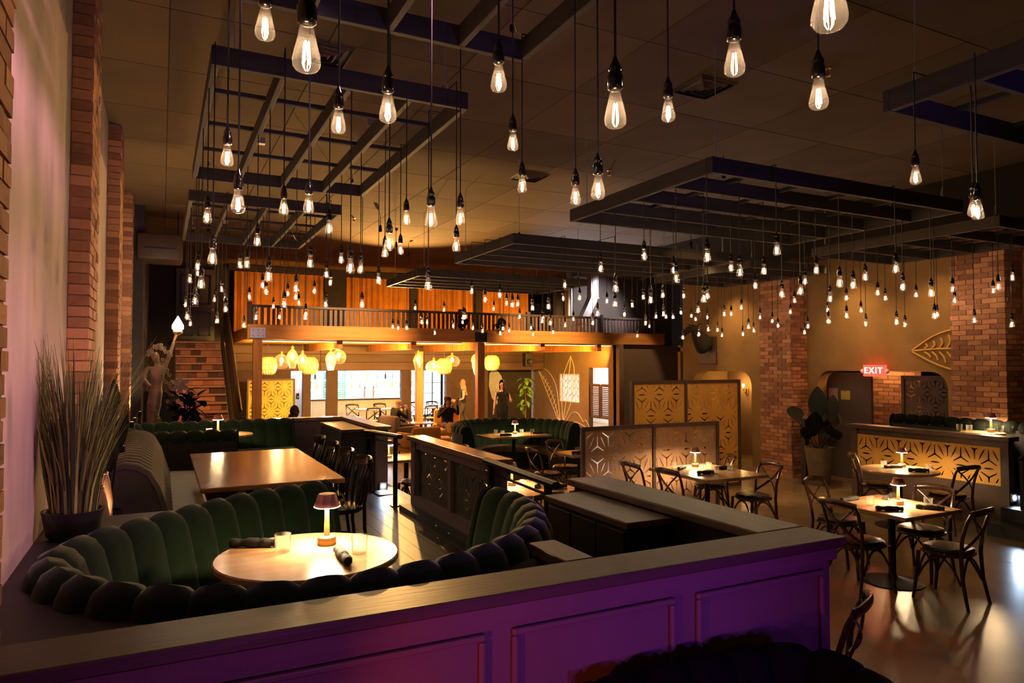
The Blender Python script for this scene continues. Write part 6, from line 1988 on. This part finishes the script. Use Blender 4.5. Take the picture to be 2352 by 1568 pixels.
for s in (-1, 1):
    MB().tube([(-0.36, s * 0.05, 0.36), (-0.33, s * 0.16, 0.5), (-0.38, s * 0.2, 0.64), (-0.46, s * 0.16, 0.74)], [0.016, 0.014, 0.011, 0.006], 6).build('antler', 'horn', t, True)
    MB().tube([(-0.35, s * 0.18, 0.55), (-0.45, s * 0.22, 0.62)], [0.01, 0.004], 5).build('antler_tine', 'horn', t, True)
    e = leaf_blade(0.14, 0.035, 'deer_fur', t, (-0.34, s * 0.07, 0.31), R(0) if s > 0 else pi, 0.4, 0.1, name='ear')
    MB().ball((-0.43, 0.03 + s * 0.06 + 0.02, 0.29), 0.014, 8, 6).build('eye', 'eye_dark', t, True)

t = thing('shadow_gap_strip', 'thin black strip standing in for the shadow gap beside the first brick pier', 'pipe', (-0.545, 2.81, 1.22))  # upright black tube added in place of the shadow gap at the pier
MB().tube([(0, 0, 0), (0, 0, CEIL - 1.22)], 0.022, 8).build('pipe', 'black_paint', t, True)
for z in (0.6, 1.6, 2.6, 3.4):
    MB().cbox((-0.01, 0, z), (0.05, 0.06, 0.03)).build('clip', 'black_steel', t)
# exit sign with lettering
t = thing('exit_sign', 'glowing red EXIT sign above the rounded opening', 'sign', (11.06, 7.97, 2.03))
MB().bbox((-0.05, -0.2, -0.1), (0.03, 0.2, 0.1), 0.01).build('housing', 'exit_red', t)
cu = bpy.data.curves.new('lettering', 'FONT')
cu.body = 'EXIT'
cu.size = 0.15
cu.space_character = 1.18
cu.align_x = 'CENTER'
cu.align_y = 'CENTER'
cu.extrude = 0.004
o = bpy.data.objects.new('tmp', cu)
col.objects.link(o)
me = bpy.data.meshes.new_from_object(o.evaluated_get(bpy.context.evaluated_depsgraph_get()))
bpy.data.objects.remove(o)
me.materials.clear()
me.transform(axes((-0.056, 0, 0), (0, -1, 0), (0, 0, 1)))
link('lettering', me, 'exit_white', t)
for s in (-1, 1):
    MB().ball((-0.02, s * 0.235, -0.01), (0.035, 0.035, 0.04), 10, 8).build('emergency_lamp', 'bar_white', t, True)
light('POINT', 'exit_sign_light', (10.85, 7.97, 2.03), (1.0, 0.06, 0.03), 3.0, 0.08)
for y, z, w, h, mt, lab in ((9.25, 1.38, 0.2, 0.3, 'paper_pink', 'pink notice sheet on the dark corridor wall'), (8.98, 1.47, 0.2, 0.17, 'paper_yellow', 'yellow notice sheet on the dark corridor wall')):
    t = thing('notice', lab, 'notice', (11.594, y, z), 0, 'corridor notices')
    MB().cbox((0, 0, h / 2), (0.006, w, h)).build('sheet', mt, t)
    MB().cbox((-0.006, 0, h - 0.01), (0.008, 0.02, 0.02)).build('pin', 'steel', t)

light('POINT', 'corridor_lamp', (11.9, 8.5, 2.25), (1.0, 0.55, 0.2), 26, 0.08)
# wall sconces in the niche
for y, z, lab in ((11.05, 1.45, 'candle sconce glowing beside the niche edge'), (11.75, 1.8, 'candle sconce glowing high in the niche'), (12.2, 1.6, 'candle sconce glowing behind the tall fret screen')):
    t = thing('wall_sconce', lab, 'wall lamp', (12.28, y, z), 0, 'niche sconces')
    MB().bbox((0.03, -0.04, -0.16), (0.07, 0.04, -0.02), 0.008).build('back_plate', 'brass', t)
    MB().tube([(0.04, 0, -0.1), (-0.05, 0, -0.12), (-0.06, 0, -0.04)], 0.01, 6).build('arm', 'brass', t, True)
    MB().lathe([(0.02, -0.05), (0.04, -0.03), (0.012, -0.02), (0.012, 0.0)], 12, (-0.06, 0, 0)).build('cup', 'brass', t, True)
    MB().ball((-0.06, 0, 0.04), (0.028, 0.028, 0.045), 10, 8).build('bulb', 'sconce_glow', t, True)
    light('POINT', 'sconce_light', (12.1, y, z + 0.04), (1.0, 0.6, 0.2), 9, 0.05)

# service counters
for nm, lab, x0, x1, y0, y1 in (('service_counter', 'black service counter behind the purple wall corner', 2.36, 2.69, 3.25, 4.2), ('service_counter', 'black service counter at the far end of the platform', 2.2, 2.58, 9.55, 11.0)):
    t = thing(nm, lab, 'counter', ((x0 + x1) / 2, (y0 + y1) / 2, PF), 0, 'black service counters')
    w, d = (x1 - x0) / 2, (y1 - y0) / 2
    MB().box((-w + 0.02, -d + 0.02, 0), (w - 0.02, d - 0.02, 0.76)).build('cabinet', 'black_paint', t)
    MB().bbox((-w, -d, 0.76), (w, d, 0.80), 0.006).build('counter_top', 'cap_wood_y', t)
    for k in range(3):
        y = -d + 0.04 + k * (2 * d - 0.08) / 3
        dd = MB().bbox((-w + 0.004, y, 0.06), (-w + 0.02, y + (2 * d - 0.08) / 3 - 0.012, 0.74), 0.004).build('door', 'black_paint', t)
        MB().tube([(-w - 0.012, y + 0.04, 0.4), (-w - 0.012, y + 0.04, 0.55)], 0.006, 6).build('handle', 'black_steel', dd)

# handrails at the platform openings
def handrail(label, posts, top, loc):
    t = thing('handrail', label, 'handrail', loc, 0, 'black steel handrails')
    P = [Vector(p) - Vector(loc) for p in top]
    m = MB()
    m.tube(P, 0.028, 8, flat=1.5, up=(0, 0, 1))
    m.build('rail', 'black_steel', t)
    MB().tube([p - Vector((0, 0, 0.09)) for p in P], 0.012, 6).build('lower_rail', 'black_steel', t)
    for b_, h in posts:
        q = Vector(b_) - Vector(loc)
        MB().box((q.x - 0.022, q.y - 0.022, q.z), (q.x + 0.022, q.y + 0.022, q.z + h)).build('post', 'black_steel', t)
        MB().box((q.x - 0.05, q.y - 0.05, q.z), (q.x + 0.05, q.y + 0.05, q.z + 0.012)).build('post_foot', 'black_steel', t)
    return t


handrail('black handrail across the opening beside the near service counter', [((2.56, 4.5, PF), 0.84), ((2.56, 5.5, PF), 0.84)], [(2.56, 4.38, 1.27), (2.56, 5.6, 1.30)], (2.56, 5.0, PF))
handrail('black handrail across the opening with the bright step light', [((2.52, 8.12, PF), 0.84), ((2.52, 9.1, PF), 0.8)], [(2.52, 7.95, 1.29), (2.52, 9.22, 1.24), (2.52, 9.5, 1.22)], (2.52, 8.6, PF))
handrail('black sloping handrail by the exit-side steps', [((9.68, 4.98, 0), 0.95), ((10.6, 4.9, 0.45), 0.95)], [(9.66, 5.0, 0.93), (10.62, 4.9, 1.42)], (9.68, 5.0, 0))

# step lights
for x, y, z, to, lab in ((2.70, 9.245, 0.50, (2.55, 8.3, 0.45), 'bright blue-white step light on the far half wall end'), (9.86, 5.18, 0.42, (9.6, 4.2, 0.1), 'bright blue-white step light below the exit-side handrail')):
    t = thing('step_light', lab, 'lamp', (x, y, z), 0, 'step lights')
    MB().bbox((-0.05, -0.012, -0.05), (0.05, 0.012, 0.05), 0.004).build('plate', 'steel', t)
    MB().ball((0, -0.016, 0), (0.028, 0.014, 0.028), 10, 6).build('lens', 'step_glow', t, True)
    light('SPOT', 'step_beam', (x, y - 0.05, z + 0.02), (0.62, 0.78, 1.0), 12, 0.02, to, 150, 0.7)
t = thing('floor_plate', 'small white-lit metal plate on the floor below the step light', 'plate', (2.62, 9.0, PF))
MB().bbox((-0.09, -0.16, 0), (0.09, 0.16, 0.012), 0.003).build('sheet', 'steel', t)
MB().box((-0.1, -0.17, 0.0), (0.1, 0.17, 0.004)).build('edge', 'black_steel', t)

# uplights grazing the plaster wall beside the piers
for y, zz, pw, nm in ((5.32, 0.95, 45, 'on the ledge before the second brick pier'), (6.9, 1.37, 55, 'past the second brick pier'), (9.3, 1.40, 70, 'before the third brick pier'), (10.4, 1.37, 60, 'past the third brick pier'), (12.9, 1.30, 40, 'before the last brick pier')):
    t = thing('wall_uplight', 'small warm uplight on the plaster wall ' + nm, 'lamp', (-0.30, y, zz), 0, 'pier uplights')
    MB().lathe([(0.03, 0), (0.035, 0.07), (0.03, 0.075)], 10, cap0=True).build('housing', 'black_steel', t)
    MB().lathe([(0.001, 0.073), (0.02, 0.073)], 10).build('lens', 'strip_amber', t)
    light('SPOT', 'wall_uplight_beam', (-0.30, y - 0.02, zz + 0.1), (1.0, 0.64, 0.32), pw, 0.03, (-0.56, y + (0.1 if zz > 1 else 0.7), zz + (0.8 if zz > 1 else 1.7)), 150 if zz > 1 else 75, 0.9)
# added can lamps on the exit-side soffit, washing the olive wall amber
for y, pw in ((11.3, 110), (8.3, 95), (6.9, 50)):
    t = thing('added_soffit_lamp', 'added amber can lamp under the soffit ' + {11.3: 'over the deer head wall', 8.3: 'over the EXIT sign', 6.9: 'next to the leaf mural'}[y], 'lamp', (10.5, y, 4.02), 0, 'added soffit can lamps')
    MB().lathe([(0.05, 0), (0.05, 0.08)], 12).build('housing', 'black_steel', t)
    MB().lathe([(0.001, 0.01), (0.045, 0.01)], 12).build('lens', 'tumbler', t)
    light('SPOT', 'soffit_beam', (10.45, y, 3.98), (1.0, 0.6, 0.22), pw, 0.05, (11.0, y - 0.1, 1.6), 95, 1.0)
# added warm spots to brighten tables, screen, stairs and mezzanine beam, with invented housings
for x, y, z, to, pw, lab in ((3.6, 12.6, 4.6, (1.6, 8.0, 1.2), 160, 'added ceiling spotlight aimed at the long table'), (8.4, 9.6, 4.2, (8.3, 7.6, 0), 160, 'added ceiling spotlight over the open floor'), (6.6, 6.9, 4.6, (8.0, 9.3, 1.0), 170, 'added ceiling spotlight aimed at the tall golden screen'), (5.0, 15.2, 4.6, (5.4, 13.0, 0.6), 150, 'added ceiling spotlight aimed at the lounge booth'), (4.4, 14.2, 4.6, (4.2, 17.0, 2.9), 1300, 'added ceiling spotlight aimed at the stair end of the mezzanine beam'), (9.0, 14.2, 4.6, (9.6, 17.0, 2.9), 1300, 'added ceiling spotlight aimed at the far end of the mezzanine beam'), (0.75, 14.0, 4.6, (0.85, 18.2, 1.6), 420, 'added ceiling spotlight aimed at the brick stairs')):
    t = thing('added_spotlight', lab, 'lamp', (x, y, z), 0, 'added ceiling spotlights')
    MB().lathe([(0.025, 0.0), (0.03, 0.02), (0.026, 0.1), (0.012, 0.13)], 12).build('head', 'black_steel', t, True)
    MB().tube([(0, 0, 0.12), (0, 0, CEIL - z)], 0.006, 6).build('stem', 'black_steel', t)
    MB().lathe([(0.001, 0.012), (0.024, 0.01)], 12).build('lens', 'tumbler', t)
    light('SPOT', 'spot_beam', (x, y, z - 0.02), (1.0, 0.60, 0.24), pw, 0.06, to, 60, 0.9)
